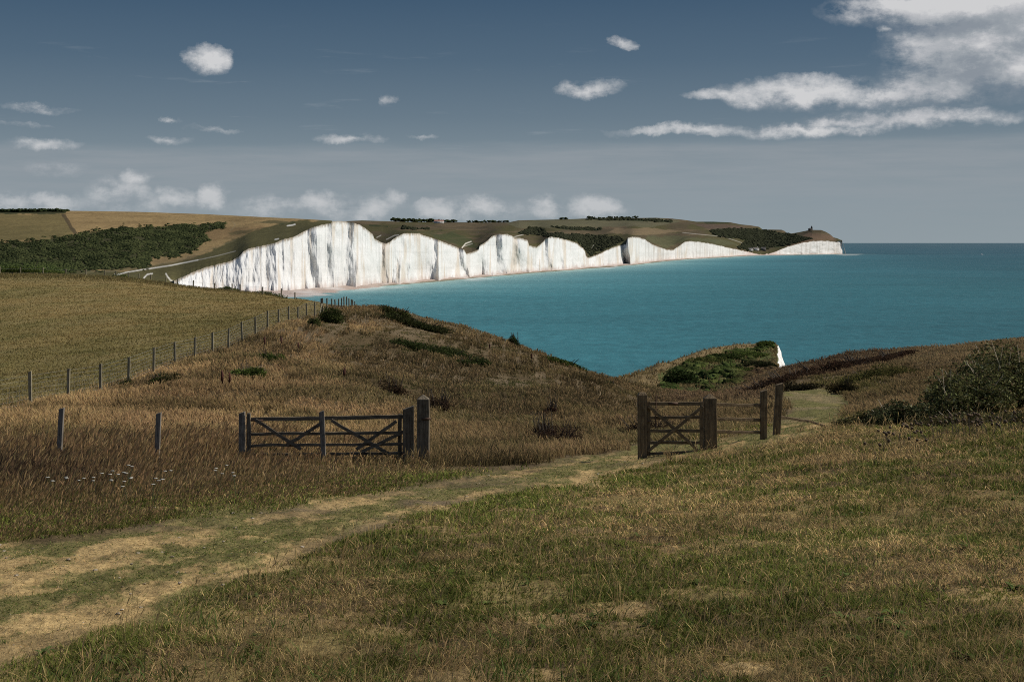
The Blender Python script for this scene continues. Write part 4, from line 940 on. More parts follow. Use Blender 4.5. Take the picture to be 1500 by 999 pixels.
def bankgrass():
    n = 800000; px, Y = scatter(n, -420, 1800, 30, 175, 0.28); P = G(px, Y); py = row_of(P); z = zones(px, Y, py); X = z['X']
    k = rng.random(n) < z['bank']*(0.55+0.8*fbm(X*0.5, Y*0.5, 3, 331))*(z['path'] < 0.25); px, Y, P, X, py = px[k], Y[k], P[k], X[k], py[k]; n = len(px)
    c, hs = bank_cols(px, py, X, Y, n)
    bend = fbm(X*0.18, Y*0.12, 3, 333)*6.28
    nearf = sstep(2.5, 0.0, np.abs(Y-fence_Y(px)))*(px < 480)
    h = (0.14+0.24*rng.random(n))*(0.45+1.0*fbm(X*0.25, Y*0.25, 4, 332))*hs*(1-0.3*nearf)
    W = np.maximum(0.007, 0.00043*Y)*(0.7+0.6*rng.random(n))
    tip = tint(mixc(c*1.15, PINK*1.25, (rng.random(n) < 0.5)*0.5), n, 0.3)
    o = ribbons('bank_grass', P, h, W, rng.uniform(0, 3.14, n), 0.3+0.8*rng.random(n), bend*0.5+rng.normal(WIND, 0.7, n), tint(c, n, 0.32), ((0, 0.9), (0.5, 0.8), (0.78, 1.1), (1, 0.15)), tipcol=(tip, lambda t: 1.0 if t > 0.7 else 0.0))
    tag(o, 'long dry pinkish brown grass over the bank beyond the gates', 'grass', kind='stuff')
bankgrass()
def fieldgrass():
    n = 260000; px, Y = scatter(n, -420, 520, 45, 300, 0); P = G(px, Y); py = row_of(P); z = zones(px, Y, py); X = z['X']
    k = rng.random(n) < z['field']; px, Y, P, X, py = px[k], Y[k], P[k], X[k], py[k]; n = len(px)
    c = ground_col(px, Y, py)*1.15; rough = sstep(222, 246, Y+(fbm(X*0.05, Y*0.05, 3, 341)-0.5)*14)
    c = mixc(c, A(0.15,0.13,0.055), rough*0.6)
    h = (0.05+0.07*rng.random(n))*(1-rough)+rough*(0.3+0.4*rng.random(n))
    W = 0.0005*Y*(0.7+0.6*rng.random(n))
    o = ribbons('pasture_grass', P, h, W, rng.uniform(0, 3.14, n), 0.3+0.6*rng.random(n), rng.uniform(0, 6.28, n), tint(c, n, 0.18), ((0, 1), (0.6, 0.8), (1, 0.15)))
    tag(o, 'short olive pasture grass of the field behind the wire fence', 'grass', kind='stuff')
fieldgrass()

# ------------------------------------------------------------ shrubs
def leaves(name, C, size, cols, mat, parent=None, up=0.3):
    n = len(C); a = rng.normal(size=(n, 3)); a[:, 2] *= 0.8; a /= np.linalg.norm(a, axis=1)[:, None]
    b = rng.normal(size=(n, 3)); b -= a*(a*b).sum(1)[:, None]; b /= np.linalg.norm(b, axis=1)[:, None]
    s = size[:, None]; w_ = 0.42
    nrm = np.cross(a, b)
    V = np.stack([C-a*s*0.5, C+b*s*w_*0.5+nrm*s*0.08, C+a*s*0.5, C-b*s*w_*0.5+nrm*s*0.08], 1)
    Fc = np.array([[0, 1, 2, 3]])+(np.arange(n)*4)[:, None]
    return link(name, fmesh(name, V.reshape(-1, 3), Fc, np.repeat(cols, 4, 0)), mat, parent)
def shrub(name, px, Y, rx, ry, hz, n, lsize, c1, c2, label, cat, group=None, stems=10, twig=None, sink=0.0, lumps=7, yaw=0.0, stemmat=None):
    base = gpoint(px, Y); e = empty(name, base, yaw)
    L = rng.random((lumps, 3)); L[:, 0] = (L[:, 0]*2-1)*rx*0.68; L[:, 1] = (L[:, 1]*2-1)*ry*0.68
    rr = 1-np.hypot(L[:, 0]/rx, L[:, 1]/ry)*0.55
    lh = hz*rr*(0.65+0.45*rng.random(lumps)); lr = (0.30+0.22*rng.random(lumps))
    k = rng.integers(0, lumps, n); d = rng.normal(size=(n, 3)); d /= np.linalg.norm(d, axis=1)[:, None]; rad = rng.random(n)**0.4
    C = np.stack([L[k, 0]+d[:, 0]*rx*lr[k]*rad*1.15, L[k, 1]+d[:, 1]*ry*lr[k]*rad*1.15, lh[k]*(0.52+0.5*d[:, 2]*rad)], -1)
    # each leaf follows the slope of the ground
    wx = base.x+C[:, 0]*math.cos(yaw)-C[:, 1]*math.sin(yaw); wy = base.y+C[:, 0]*math.sin(yaw)+C[:, 1]*math.cos(yaw)
    gz = G(wx/wy*F+750, wy)[:, 2]-base.z; C[:, 2] += gz-sink; ok = C[:, 2] > gz-0.05; C = C[ok]; n = len(C)
    cl = fbm(C[:, 0]*3/max(hz, 0.4), C[:, 1]*3/max(hz, .4)+C[:, 2]*4, 3, int(px))
    c = tint(mixc(np.broadcast_to(A(*c1), (n, 3)), A(*c2), np.clip(sstep(0.35, 0.65, cl)*0.7+rng.random(n)*0.3, 0, 1)), n, 0.45)
    if 'bramble' in name: b_ = rng.random(n) < 0.10; c[b_] = A(0.26,0.25,0.13)*(0.6+0.6*rng.random((int(b_.sum()), 1))); b_ = rng.random(n) < 0.12; c[b_] = A(0.12,0.085,0.045)  # leaf highlights painted as pale bramble leaves; some others coloured brown
    leaves('foliage', C, lsize*(0.6+0.8*rng.random(n)), c, M_leaf, e)
    items = []
    for s in range(stems):
        q = L[rng.integers(0, lumps)]; x0, y0 = q[0]*0.5, q[1]*0.5; gx = G(np.array([(base.x+x0)/(base.y+y0)*F+750]), np.array([base.y+y0]))[0, 2]-base.z
        top = (q[0]*1.1+rng.normal(0, rx*0.12), q[1]*1.1, gx+hz*((0.6+0.5*rng.random()) if 'bramble' not in name else (0.45+0.42*rng.random())))
        mid = ((x0+top[0])/2+rng.normal(0, 0.08)*hz, (y0+top[1])/2, gx+hz*0.4)
        r0 = max(0.008, 0.0003*Y); items.append(([(x0, y0, gx-0.1), mid, top], [r0*1.5, r0, r0*0.5]))
    for it in items: tubes('stem', [it], stemmat or M_bark, e, 4)
    tag(e, label, cat, group); return e
DK = (0.020,0.030,0.010); MG = (0.060,0.080,0.022); BG = (0.105,0.135,0.032)
M_pale = m_plain('dead_bramble_cane', (0.42, 0.35, 0.25), 0.8, 0, 9)
# big bramble at the right: three thickets
shrub('bramble_thicket', 1480, 34, 1.9, 1.6, 2.0, 24000, 0.085, (0.034,0.038,0.013), (0.165,0.165,0.062), 'dark green bramble thicket at the right edge, the tallest of the bramble', 'bramble', 'brambles on the right slope', 26, lumps=16, stemmat=M_pale)
shrub('bramble_thicket', 1392, 33, 1.35, 1.3, 1.35, 15000, 0.082, (0.034,0.038,0.013), (0.16,0.16,0.06), 'dark green bramble thicket with pale dead canes, between its two neighbours', 'bramble', 'brambles on the right slope', 18, lumps=12, stemmat=M_pale)
shrub('bramble_thicket', 1322, 32.5, 0.85, 0.9, 0.62, 6000, 0.078, (0.03,0.036,0.014), (0.14,0.145,0.065), 'low dark bramble clump tailing off towards the track', 'bramble', 'brambles on the right slope', 10, lumps=8, stemmat=M_pale)
shrub('bramble_thicket', 1262, 33.0, 0.75, 0.7, 0.42, 3600, 0.065, (0.045,0.042,0.016), (0.13,0.12,0.045), 'lowest olive brown bramble fringe, nearest to the fallen rail', 'bramble', 'brambles on the right slope', 5, lumps=8, stemmat=M_pale)
shrub('bramble_thicket', 1430, 29.5, 1.5, 0.6, 0.45, 5200, 0.065, (0.05,0.045,0.018), (0.14,0.125,0.05), 'low brown and olive bramble fringe in front of the tall thickets', 'bramble', 'brambles on the right slope', 5, lumps=10, stemmat=M_pale)
# bank shrubs
shrub('green_shrub', 368, 64, 0.85, 0.6, 0.85, 2600, 0.10, MG, BG, 'bright green low shrub on the pinkish bank above the field gate', 'shrub', stems=4)
shrub('green_shrub', 400, 72, 0.8, 0.6, 0.75, 1500, 0.10, MG, BG, 'small yellow-green shrub uphill of the bright green one', 'shrub', stems=4)
shrub('brown_weed_clump', 240, 58, 0.8, 0.6, 0.80, 1800, 0.09, (0.06,0.045,0.02), MG, 'brown and green weed clump below the wire fence', 'weeds', stems=8)
shrub('brown_weed_clump', 186, 59, 0.3, 0.3, 0.42, 500, 0.08, (0.06,0.045,0.02), MG, 'small dark weed at the foot of the fourth fence post', 'weeds', stems=5)
shrub('gorse_bush', 490, 104, 1.3, 0.9, 1.69, 3600, 0.13, (0.034,0.044,0.015), (0.075,0.09,0.028), 'dark green gorse bush on the crest just right of the wire fence', 'bush', stems=4)
shrub('gorse_bush', 462, 97, 0.7, 0.7, 0.81, 1400, 0.12, (0.034,0.044,0.015), (0.075,0.09,0.028), 'low dark gorse bush beside the wire fence strainer', 'bush', stems=3)
shrub('gorse_bank', 612, 118, 3.0, 1.6, 1.0, 8000, 0.15, (0.034,0.044,0.015), (0.05,0.05,0.02), 'dark scrubby gorse along the skyline where the fence ends', 'bush', stems=10, lumps=14)
shrub('gorse_bank', 578, 124, 1.6, 1.2, 1.0, 3500, 0.15, (0.04,0.03,0.015), MG, 'reddish green thorn at the top of the bank beside the fence end', 'bush', stems=10)
shrub('gorse_bank', 640, 92, 3.1, 1.6, 1.01, 9000, 0.13, (0.034,0.044,0.015), (0.055,0.07,0.022), 'long dark green gorse patch across the middle of the bank', 'bush', stems=6, lumps=14)
shrub('gorse_bank', 690, 86, 1.2, 1.0, 0.68, 2600, 0.12, (0.034,0.044,0.015), (0.055,0.07,0.022), 'low green tail at the lower end of the long gorse patch', 'bush', stems=3)
shrub('skyline_shrub', 755, 114, 0.55, 0.5, 1.15, 700, 0.14, DK, MG, 'single upright shrub standing on the skyline against the sea', 'shrub', stems=8, lumps=5)
shrub('low_bush', 825, 101, 1.7, 0.8, 0.74, 2200, 0.13, DK, BG, 'flat green bush on the skyline low down the bank', 'bush', stems=2)
shrub('low_bush', 893, 96, 0.4, 0.4, 0.55, 450, 0.11, DK, MG, 'tiny dark bush on the skyline left of the chalk headland', 'bush', stems=4)
shrub('dead_dock_clump', 812, 40, 0.85, 0.6, 0.95, 3600, 0.055, (0.035,0.022,0.015), (0.075,0.045,0.03), 'large blackish brown dead weed clump in the middle of the bank', 'weeds', stems=40, lumps=9)
shrub('dead_dock_clump', 806, 60, 0.45, 0.4, 1.0, 900, 0.07, (0.06,0.03,0.02), (0.09,0.05,0.03), 'upright reddish brown dead weed behind the blackish clump', 'weeds', stems=14, lumps=5)
shrub('dead_dock_clump', 640, 55, 0.7, 0.5, 0.85, 1500, 0.07, (0.045,0.028,0.018), (0.085,0.055,0.035), 'brown dead weed clump above the tall gate post', 'weeds', stems=16)
shrub('dead_dock_clump', 960, 47, 1.2, 0.7, 0.75, 2600, 0.07, (0.045,0.028,0.018), (0.085,0.06,0.035), 'dark brown weed patch behind the small gate', 'weeds', stems=16)
shrub('dead_dock_clump', 572, 62, 0.8, 0.6, 0.85, 1500, 0.08, (0.045,0.028,0.018), (0.085,0.055,0.03), 'brown weed patch left of the tall gate post on the bank', 'weeds', stems=10)
shrub('dock_plant', 94, 30.5, 0.45, 0.25, 0.34, 600, 0.045, (0.05,0.02,0.012), (0.10,0.045,0.028), 'rust red dock leaves round the foot of the leaning left stake', 'plant', stems=10)
# heathy ridge on the right
for k, (px, Y, rx, h, lab) in enumerate([(1165,112,3.0,1.0,'red-brown thorn scrub beside the headland edge'),(1215,118,3.4,1.15,'red-brown thorn scrub on the ridge above the track bend'),(1270,124,3.2,1.2,'dark thorn scrub on the ridge, the tallest stretch'),(1312,127,2.2,0.8,'dark thorn scrub at the right end of the brown ridge'),(1120,104,2.8,0.8,'brown thorn scrub in front of the chalk headland')]):
    shrub('thorn_scrub', px, Y, rx, 1.8, h, 5200, 0.16, (0.035,0.022,0.014), (0.085,0.05,0.03), lab, 'bush', 'thorn scrub on the ridge', 26, lumps=12)
shrub('dark_thorn_bush', 1228, 77, 1.0, 0.8, 1.0, 2600, 0.12, (0.02,0.02,0.01), (0.06,0.045,0.02), 'dark bush at the outside of the track bend', 'bush', stems=6)
shrub('olive_mound_bush', 1275, 84, 2.6, 1.6, 1.15, 6500, 0.13, (0.07,0.065,0.022), (0.12,0.11,0.035), 'olive green grassy mound of shrub right of the track bend', 'bush', stems=3, lumps=12)
shrub('small_thorn_bush', 1164, 92, 1.7, 0.9, 0.8, 2600, 0.13, (0.022,0.02,0.012), (0.05,0.04,0.02), 'near-black bush where the track passes out of sight', 'bush', stems=8)
# green bushes on the field crest
def crest_bush(px, Y, rx, h, lab, n=1500, c1=MG, c2=BG): shrub('crest_bush', px, Y, rx, 1.4, h, n, 0.28, c1, c2, lab, 'bush', 'bushes on the field crest', 3, lumps=7)
crest_bush(335, 252, 1.9, 1.3, 'round green bush on the field crest below the cliff foot', 1600)
crest_bush(412, 246, 4.0, 1.4, 'wide green bush on the field crest beside the beach', 2600)
crest_bush(182, 262, 2.2, 1.3, 'green bush on the field crest near the white chalk path', 1200)
crest_bush(30, 268, 6.0, 2.6, 'light green thicket on the field crest at the left edge', 5000)
crest_bush(75, 270, 5.0, 1.8, 'low green thicket on the field crest right of the left edge one', 3500)
# green scrub on the small headland: bushes sitting on its surface
def head_bush(px, Y0_, rx, h, lab, n, c1, c2):
    i = int(np.argmin(abs(hd_px-px))); j = int(np.argmin(abs(hd_P[:, i, 1]-Y0_))); p = hd_P[j, i]; e = empty('headland_bush', tuple(p))
    C = rng.normal(size=(n, 3)); C /= np.linalg.norm(C, axis=1)[:, None]; C *= (rng.random((n, 1))**0.4); C[:, 0] *= rx; C[:, 1] *= rx*0.7; C[:, 2] = C[:, 2]*h*0.7+h*0.25
    C *= (0.75+0.5*fbm(C[:, 0], C[:, 1]+C[:, 2], 3, int(px)))[:, None]
    leaves('foliage', C, 0.32*(0.6+0.8*rng.random(n)), tint(mixc(np.broadcast_to(A(*c1), (n, 3)), A(*c2), rng.random(n)), n, 0.3), M_leaf, e)
    tubes('stem', [([(0, 0, -0.3), (0.2, 0, h*0.5)], [0.06, 0.03])], M_bark, e, 4)
    tag(e, lab, 'bush', 'bushes on the small headland')
head_bush(997, 158, 2.1, 1.9, 'dark round bush at the left foot of the small headland', 2600, (0.015,0.025,0.008), (0.04,0.055,0.018))
head_bush(1012, 150, 1.7, 1.3, 'dark green bush just right of the round one on the headland', 1800, (0.015,0.025,0.008), (0.04,0.055,0.018))
head_bush(1062, 205, 2.8, 0.8, 'green bush high on the middle of the small headland', 2200, DK, MG)
head_bush(1100, 212, 3.4, 0.8, 'green bush below the top of the small headland', 2600, MG, BG)
head_bush(1122, 222, 1.5, 0.8, 'green bush on the brink by the white chalk edge', 1600, MG, BG)
head_bush(1040, 195, 3.6, 1.0, 'olive bush on the left shoulder of the small headland', 2200, MG, (0.10,0.10,0.03))
head_bush(1085, 175, 3.4, 0.8, 'low green bush in the hollow of the small headland', 2400, MG, BG)
head_bush(1114, 178, 2.2, 0.8, 'dull green bush in the hollow nearest the brown scrub', 2200, DK, (0.07,0.06,0.03))

def headland_scrub():
    n = 5200; i = rng.integers(0, int(np.argmax(hd_px > 1134)), n*3); j = rng.integers(2, 86, n*3); p = hd_P[j, i]; r = row_of(p); px = hd_px[i]
    gp_ = [(1134,506),(1100,511),(1070,514),(1035,525),(1005,535),(990,541),(975,552),(965,600),(1134,600)]
    m = (sdf(px, r, gp_) > 0) & (fbm(px*0.06, r*0.16, 4, 220) > 0.50); p = p[m][:n]; px = px[m][:n]; r = r[m][:n]; n = len(p)
    s_ = 0.18+0.30*rng.random(n)**2; c = mixc(np.broadcast_to(A(0.040,0.055,0.016), (n, 3)), A(0.085,0.10,0.03), sstep(0.4, 0.65, fbm(px*0.1, r*0.3, 4, 221)))
    c = mixc(c, A(0.085,0.05,0.03), sstep(1065, 1110, px)*sstep(524, 540, r)*0.85)
    o = blobs('low_scrub', p, s_*1.4, s_, tint(c, n, 0.3), M_far); tag(o, 'low green and brown scrub covering the small headland', 'scrub', kind='stuff')
    n = 9000; i = rng.integers(0, int(np.argmax(hd_px > 1138)), n); j = rng.integers(2, 90, n); p = hd_P[j, i]; n = len(p)
    o = ribbons('headland_grass', p, 0.25+0.3*rng.random(n), np.full(n, 0.13), rng.uniform(0, 3.14, n), 0.3+0.5*rng.random(n), rng.uniform(0, 6.28, n), tint(np.broadcast_to(A(0.20,0.15,0.07), (n, 3)), n, 0.4)); tag(o, 'dry tan grass on the small headland', 'grass', kind='stuff')
headland_scrub()

# upright weeds ----------------------------------------------------------
M_dock = m_plain('rusty_dock_seed', (0.075, 0.025, 0.016), 0.9, 0, 30)
def stalk(name, px, Y, h, lab, cat, headmat, headr, group=None, heads=1, spread=0.1, flat=False, stemc=None, headlen=0.25):
    b = gpoint(px, Y); e = empty(name, b)
    for k in range(heads):
        a = rng.random()*6.28; s = spread*(0.3+0.7*rng.random()); top = (math.cos(a)*s, math.sin(a)*s, h*(0.72+0.3*rng.random()))
        tubes('stem', [([(0.01*k, 0, -0.05), (top[0]*0.3, top[1]*0.3, h*0.5), top], [max(0.003, 0.00012*Y)]*3)], stemc or M_bark, e, 4)
        v = IV*(1+(rng.random((len(IV), 1))-0.5)*0.7)*headr
        v = v*(1.25, 1.25, 0.28) if flat else v*(1, 1, max(1.0, headlen*h/headr*0.5))
        v = v+np.array(top)-(0, 0, 0 if flat else headlen*h*0.4)
        link('flower_head' if flat else 'seed_head', fmesh('head', v, IF_), headmat, e)
    tag(e, lab, cat, group); return e
for px, Y, h, lab in [(386,78,0.85,'tall red dock spike on the bank below the wire fence'),(436,80,0.7,'red dock spike right of the tallest one on the bank'),(411,80,0.8,'slim dock spike between two others on the bank'),(329,55,1.0,'brown dock spike above the left end of the field gate'),(334,56,0.8,'thin brown weed stem beside the dock spike above the gate'),(503,62,0.8,'lone brown weed spike on the bank above the field gate'),(718,100,0.8,'thin weed spike near the skyline of the bank'),(779,98,0.9,'pale weed spike on the far bank below the skyline')]:
    stalk('dock_spike', px, Y, h, lab, 'weed', M_dock, 0.05, 'dock spikes on the bank', headlen=0.45)
M_white = m_plain('white_umbel', (0.36, 0.34, 0.28), 0.9, 0, 50, 0.15)
M_gstem = m_plain('green_stem', (0.07, 0.09, 0.035), 0.9)
for k, (px, Y) in enumerate([(157,21),(172,20.4),(178,21.2),(183,20),(189,21.4),(195,20.6),(188,19),(140,20.3),(120,20),(85,19.2),(95,20.4),(222,19),(226,18.6),(252,20.8),(320,21),(342,20),(326,24)]):
    stalk('yarrow', px+rng.normal(0, 2), Y, 0.36+0.1*rng.random(), 'white flat-topped wild flower among the tall brown grass left of the track', 'flower', M_white, 0.022, 'white wild flowers beside the track', 2, 0.12, True, M_gstem)
M_thist = m_plain('dark_thistle_head', (0.115, 0.078, 0.045), 0.95, 0, 40)
TH = [(1300,25.5),(1316,26),(1322,25),(1334,26.5),(1292,24),(1352,27),(1368,26),(1376,25.5),(1388,27),(1396,26.5),(1404,25.5),(1412,27),(1420,26),(1432,25.8),(1440,27),(1447,26.3),(1455,25.4),(1463,26.8),(1470,25.9),(1478,26.4),(1486,25.5),(1494,26.8),(1288,22.5),(1340,24),(1362,24.4),(1428,24)]
for k, (px, Y) in enumerate(TH):
    stalk('thistle', px, Y, 0.28+0.22*rng.random(), 'dark dead thistle with round seed heads on the dry slope below the bramble', 'thistle', M_thist, 0.026, 'dead thistles below the bramble', 3, 0.25, headlen=0.08)

# ------------------------------------------------------------ timber: gates, posts, fences
def beam(p0, p1, w_, d_, jit=0.004, top=None, seg=5):
    """a squared timber from p0 to p1: w_ across, d_ deep, slightly wavy; top: None | 'point' | 'weather'"""
    p0 = Vector(p0); p1 = Vector(p1); ax = (p1-p0).normalized(); dep = Vector((0, 1, 0)); dep = (dep-ax*dep.dot(ax)).normalized(); wid = ax.cross(dep)
    V = []; Fs = []
    for i in range(seg+1):
        t = i/seg; c = p0.lerp(p1, t)+wid*rng.normal(0, jit)+dep*rng.normal(0, jit*0.6)
        for sx, sy in ((-1,-1),(1,-1),(1,1),(-1,1)):
            cw = w_/2*(1+rng.normal(0, 0.02)); V.append(tuple(c+wid*sx*cw+dep*sy*d_/2))
    for i in range(seg):
        for k in range(4): Fs.append((i*4+k, i*4+(k+1) % 4, (i+1)*4+(k+1) % 4, (i+1)*4+k))
    Fs.append((3, 2, 1, 0)); b = seg*4
    if top == 'point':
        V.append(tuple(p1+ax*w_*0.38)); Fs += [(b+k, b+(k+1) % 4, len(V)-1) for k in range(4)]
    elif top == 'slant':
        V[b] = tuple(Vector(V[b])+ax*w_*0.35); V[b+3] = tuple(Vector(V[b+3])+ax*w_*0.35); Fs.append((b, b+1, b+2, b+3))
    elif top == 'round':
        m = [tuple(Vector(V[b+k]).lerp(p1, 0.35)+ax*w_*0.28) for k in range(4)]; V += m; n = len(V)-4
        Fs += [(b+k, b+(k+1) % 4, n+(k+1) % 4, n+k) for k in range(4)]+[(n, n+1, n+2, n+3)]
    else: Fs.append((b, b+1, b+2, b+3))
    return V, Fs
def timber(name, specs, mat, parent=None, bev=0.006, origin=None):
    V = []; Fs = []
    for s in specs:
        v, f = beam(*s[:4], **(s[4] if len(s) > 4 else {})); Fs += [tuple(i+len(V) for i in q) for q in f]; V += v
    if origin is not None: V = [tuple(Vector(v)-Vector(origin)) for v in V]
    me = bpy.data.meshes.new(name); me.from_pydata(V, [], Fs); me.update(); o = link(name, me, mat, parent)
    m = o.modifiers.new('edge', 'BEVEL'); m.width = bev; m.segments = 2; return o
def post(name, px, ptop, Y, w_px, mat, label, cat='post', top='point', lean=0.0, depth=None, group=None, extra=0.0, strap=None):
    """squared post: picture column, row of its top, distance, width in picture px"""
    s = Y/F; b = gpoint(px-lean, Y); T = Vector(at(px, ptop, Y)); w_ = w_px*s; d_ = depth or w_
    body = (T-b); h = T.z-b.z-(w_*0.3 if top else 0)
    e = empty(name, b)
    lx = (T.x-b.x)
    o = timber('post_shaft', [((-lx*0.25, 0, -0.25), (lx, 0, h), w_, d_, dict(top=top, jit=w_*0.012))], mat, e, 0.008)
    if strap:
        for zz in strap: solid('hinge', [(lx*zz/h+w_*0.30, -d_/2-0.008, zz, w_*0.75, 0.014, 0.045)], M_iron, e)
    tag(e, label, cat, group); return e
# --- left field gate
YG = 32.0; S1 = YG/F
def gp(px, py, Y=YG): return Vector(at(px, py, Y))
post('gate_post', 354.5, 603, 32.0, 8.5, M_greyV, 'grey squared post at the left end of the long field gate', top='slant')
g0 = gpoint(480, YG); gate = empty('field_gate', g0)
def loc(p): return tuple(Vector(p)-g0)
def bot(px): return row_of(G(np.array([px]), np.array([YG])))[0]-6
timber('stile', [(loc(gp(364.3, bot(364), 31.95)), loc(gp(364.3, 606, 31.95)), 0.085, 0.075, dict(top='round'))], M_woodV, gate)
timber('stile', [(loc(gp(586, bot(586), 32.02)), loc(gp(586, 606, 32.02)), 0.085, 0.075)], M_woodV, gate)
for (y1, y2, th, dy) in ((614.5, 610, 0.085, 0), (636, 633.5, 0.065, 0), (652.5, 650, 0.06, 0), (666, 664, 0.06, 0)):
    timber('rail', [(loc(gp(366, y1)), loc(gp(604, y2)), th, 0.045, dict(seg=14, jit=0.006))], M_woodH, gate)
for (x1, y1, x2, y2) in ((374,615,441,658),(472,619,420,652),(485,616,572,666),(581,617,522,658),(600,628,530,662)):
    timber('brace', [(loc(gp(x1, y1, 31.94)), loc(gp(x2, y2, 31.94)), 0.075, 0.035, dict(seg=6, jit=0.005))], M_woodH, gate)
solid('hinge', [((366-480)*S1+0.15, -0.06, loc(gp(366, 615))[2], 0.32, 0.012, 0.035)], M_iron, gate)
tag(gate, 'long dark timber field gate with crossed braces half sunk in tall grass', 'gate')
post('stake', 471.2, 601.5, 31.75, 7.2, M_greyV, 'pale split stake standing in front of the middle of the field gate', 'stake', 'slant', lean=-3.0, depth=0.07)
post('gate_post', 598.3, 595, 31.85, 15.5, M_woodV, 'thick squat post at the right end of the long field gate', top='slant', depth=0.20)
post('gate_post', 620, 579, 31.7, 17.5, M_woodV, 'tall dark squared post with a weathered pointed cap, standing beside the squat one', top='point', depth=0.26, strap=[1.0])
# --- leaning stakes in the left grass
post('stake', 90.5, 597, 30.5, 7.0, M_old, 'old grey stake leaning over rust red dock leaves', 'stake', 'slant', lean=4.5, depth=0.09, group='old stakes in the left grass')
post('stake', 232.5, 604, 31.0, 7.0, M_old, 'old grey stake leaning slightly, alone left of the field gate', 'stake', 'slant', lean=3.0, depth=0.09, group='old stakes in the left grass')
# --- right hand small gate
YR = 31.0
post('gate_post', 941, 574.5, YR, 13.5, M_oakL, 'stout rounded post at the left of the small five-bar gate beside the track', top='round', depth=0.18)
post('gate_post', 1040, 577.5, YR+0.1, 18.5, M_oakL, 'broad pointed post between the small gate and the short rail fence', top='point', depth=0.22)
g0 = gpoint(990, YR); sg = empty('small_gate', g0)
def gr(px, py, Y=YR): return tuple(Vector(at(px, py, Y))-g0)
timber('stile', [(gr(950.3, 668), gr(950.3, 588), 0.07, 0.06)], M_oakL, sg); timber('stile', [(gr(1027.5, 662), gr(1027.5, 588), 0.07, 0.06)], M_oakL, sg)
for y1, y2, th in ((591, 591.5, 0.072), (612, 611, 0.062), (631, 631, 0.062), (648, 648.5, 0.062), (664.5, 662, 0.062)):
    timber('rail', [(gr(948, y1), gr(1030, y2), th, 0.05, dict(seg=8, jit=0.003))], M_oakLH, sg)
timber('brace', [(gr(949, 594, YR-0.06), gr(1024, 661, YR-0.06), 0.065, 0.03)], M_oakLH, sg)
timber('brace', [(gr(1030, 595, YR-0.09), gr(949, 661, YR-0.09), 0.065, 0.03)], M_oakLH, sg)
pl = solid('name_plate', [(*[(a+b)/2 for a, b in zip(gr(979, 591.2, YR-0.035), gr(993, 591.2, YR-0.035))], 0.21, 0.01, 0.055)], M_iron, sg)
tubes('latch', [([gr(961, 577, YR-0.06), gr(961, 600, YR-0.06), gr(960, 627, YR-0.06)], [0.012, 0.012, 0.012]), ([gr(946, 617, YR-0.06), gr(956, 617, YR-0.06)], [0.01, 0.01])], M_iron, sg)
tag(sg, 'small wooden gate with five bars and crossed braces, closed beside the track', 'gate')
# rails between the two right hand posts
g0 = gpoint(1082, YR+0.3); rf = empty('rail_fence', g0)
for y1, y2 in ((592.5, 594), (613.5, 615), (632, 633.5)):
    timber('rail', [(gr(1046, y1, YR+0.15), gr(1117, y2, YR+0.6), 0.068, 0.045, dict(seg=7, jit=0.004))], M_oakLH, rf)
tag(rf, 'three bare timber rails joining the broad pointed post to the next one', 'fence')
post('fence_post', 1118.5, 571, YR+0.6, 9.0, M_oakL, 'plain upright post at the right end of the three timber rails', top='slant', depth=0.14)
post('fence_post', 1141.5, 561, YR+1.2, 10.0, M_oakL, 'dark leaning post standing alone right of the rail fence', top='slant', lean=4.0, depth=0.15)
g0 = gpoint(1172, YR+2.2); fr = empty('fallen_rail', g0)
def m3(px, py, Y): return tuple(Vector(at(px, py, Y))-g0)
timber('rail_timber', [(m3(1143, 610.5, YR+1.3), m3(1186, 617, YR+1.8), 0.055, 0.05, dict(seg=6, jit=0.006)), (m3(1184, 616.5, YR+1.8), m3(1212, 625, YR+2.2), 0.05, 0.045, dict(seg=5, jit=0.006))], M_oakLH, fr)
tag(fr, 'thin bent rail slanting down from the leaning post to the slope', 'rail')

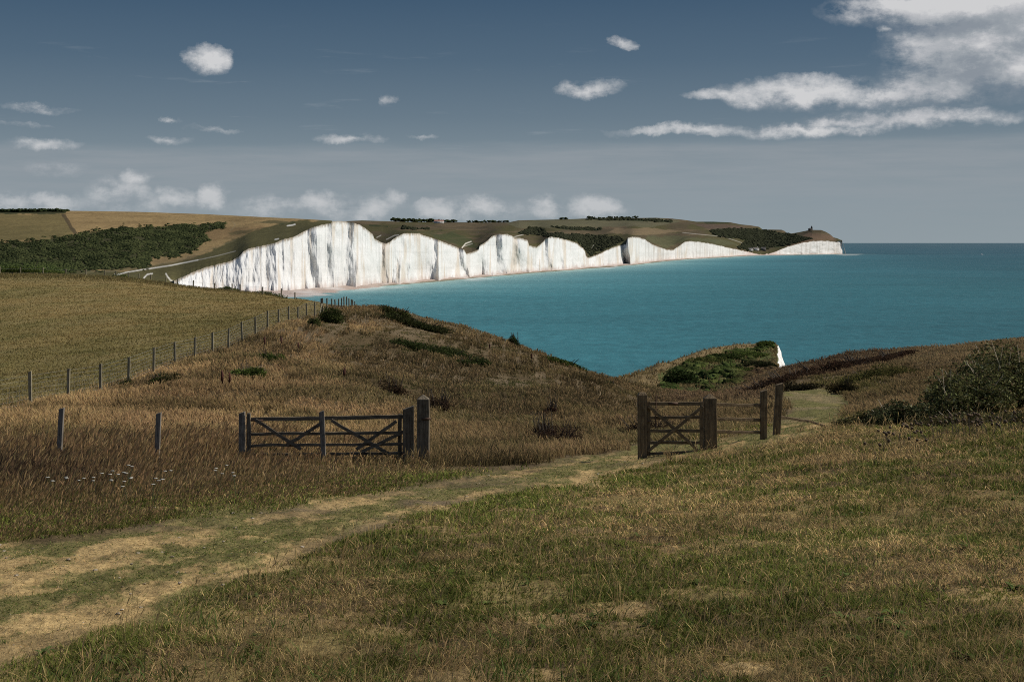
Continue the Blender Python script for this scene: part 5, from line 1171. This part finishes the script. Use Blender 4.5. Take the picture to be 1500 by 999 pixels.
# --- post and wire fence along the bank
def wire_fence():
    g0 = gpoint(FENCE_PX[9], FENCE_Y[9]); e = empty('wire_fence', g0)
    pts = list(zip(FENCE_PX, FENCE_Y))+list(zip(FENCE2_PX, FENCE2_Y)); tops = []
    me = {}
    for k, (px, Y) in enumerate(pts):
        if Y < 26: continue
        b = gpoint(px, Y); strainer = (k == len(FENCE_PX)-1)
        h = 1.16+rng.normal(0, 0.03); h = 1.30 if strainer else h
        w_ = (0.19 if strainer else 0.105)*np.interp(Y, [60, 150], [1, 1.15]); ln = rng.normal(0, 0.025)
        timber('post', [(Vector(b)-g0+Vector((0, 0, -0.3)), Vector(b)-g0+Vector((ln, 0, h)), w_, w_, dict(top='slant', jit=0.003, seg=3))], M_woodV if strainer else M_fpost, e)
        if strainer:
            timber('strut', [(Vector(gpoint(px-4, Y-1.6))-g0+Vector((0, 0, -0.05)), Vector(b)-g0+Vector((0, 0, 0.95)), 0.10, 0.10)], M_fpost, e)
        tops.append((Vector(b)-g0, ln))
    for hh, rad in ((1.10, 1.0), (0.95, 1.0), (0.80, 0.8), (0.62, 0.8), (0.46, 0.8), (0.30, 0.8), (0.15, 0.8)):
        P_ = [b+Vector((ln*hh-0.06, 0, hh)) for b, ln in tops]; rr = [max(0.0022, 0.00006*(p.y+g0.y))*rad for p in P_]
        tubes('wire', [(P_, rr)], M_wire, e, 4)
    # upright wires of the stock netting, 0.3 m apart on the nearer spans
    it = []
    for (a, la), (b, lb) in zip(tops[:-1], tops[1:]):
        if a.y+g0.y > 92: break
        n = int((b-a).length/0.30)
        for j in range(1, n):
            q = a.lerp(b, j/n)+Vector((-0.06, 0, 0)); it.append(([q+Vector((0, 0, 0.12)), q+Vector((0, 0, 0.8))], [0.0022, 0.0022]))
    nt = tubes('netting', it, M_wire, e, 3)
    tag(e, 'long post and wire fence climbing the bank between field and rough grass', 'fence')
wire_fence()
def crest_fence():
    g0 = gpoint(100, 262); e = empty('crest_fence', g0); tops = []
    for px in [-60,-30,0,30,63,96,126,153,169,188,204,221,243,260,283,314,340,352,385,412,432]:
        Y = np.interp(px, [0, 200, 300, 432], [262, 262, 254, 215]); b = gpoint(px, Y); ln = rng.normal(0, 0.03)
        timber('post', [(Vector(b)-g0+Vector((0, 0, -0.3)), Vector(b)-g0+Vector((ln, 0, 1.45+rng.normal(0, 0.06))), 0.17, 0.17, dict(seg=2, jit=0.003))], M_fpost, e); tops.append(Vector(b)-g0)
    for hh in (0.5, 1.2): tubes('wire', [([p+Vector((0, 0, hh)) for p in tops], [0.009]*len(tops))], M_wire, e, 4)
    tag(e, 'far line of small fence posts along the crest of the field', 'fence')
crest_fence()

# flints and chalk bits on the track and slope
def stones():
    n = 420; px, Y = scatter(n*6, -200, 1500, 5, 30); P = G(px, Y); z = zones(px, Y, row_of(P)); k = rng.random(len(px)) < z['path']*0.5+0.008; P = P[k][:n]; Y = Y[k][:n]; n = len(P)
    s = (0.004+0.010*rng.random(n)**2)*np.clip(Y/12, 0.8, 1.5)
    c = mixc(np.broadcast_to(A(0.45,0.38,0.28), (n, 3)), A(0.20,0.15,0.10), rng.random(n))
    o = blobs('gravel', P+np.array([0, 0, 0.004]), s*1.4, s*0.7, c, M_head, 0.2); tag(o, 'scattered small flints and chalk bits on the track', 'stones', kind='stuff')
stones()
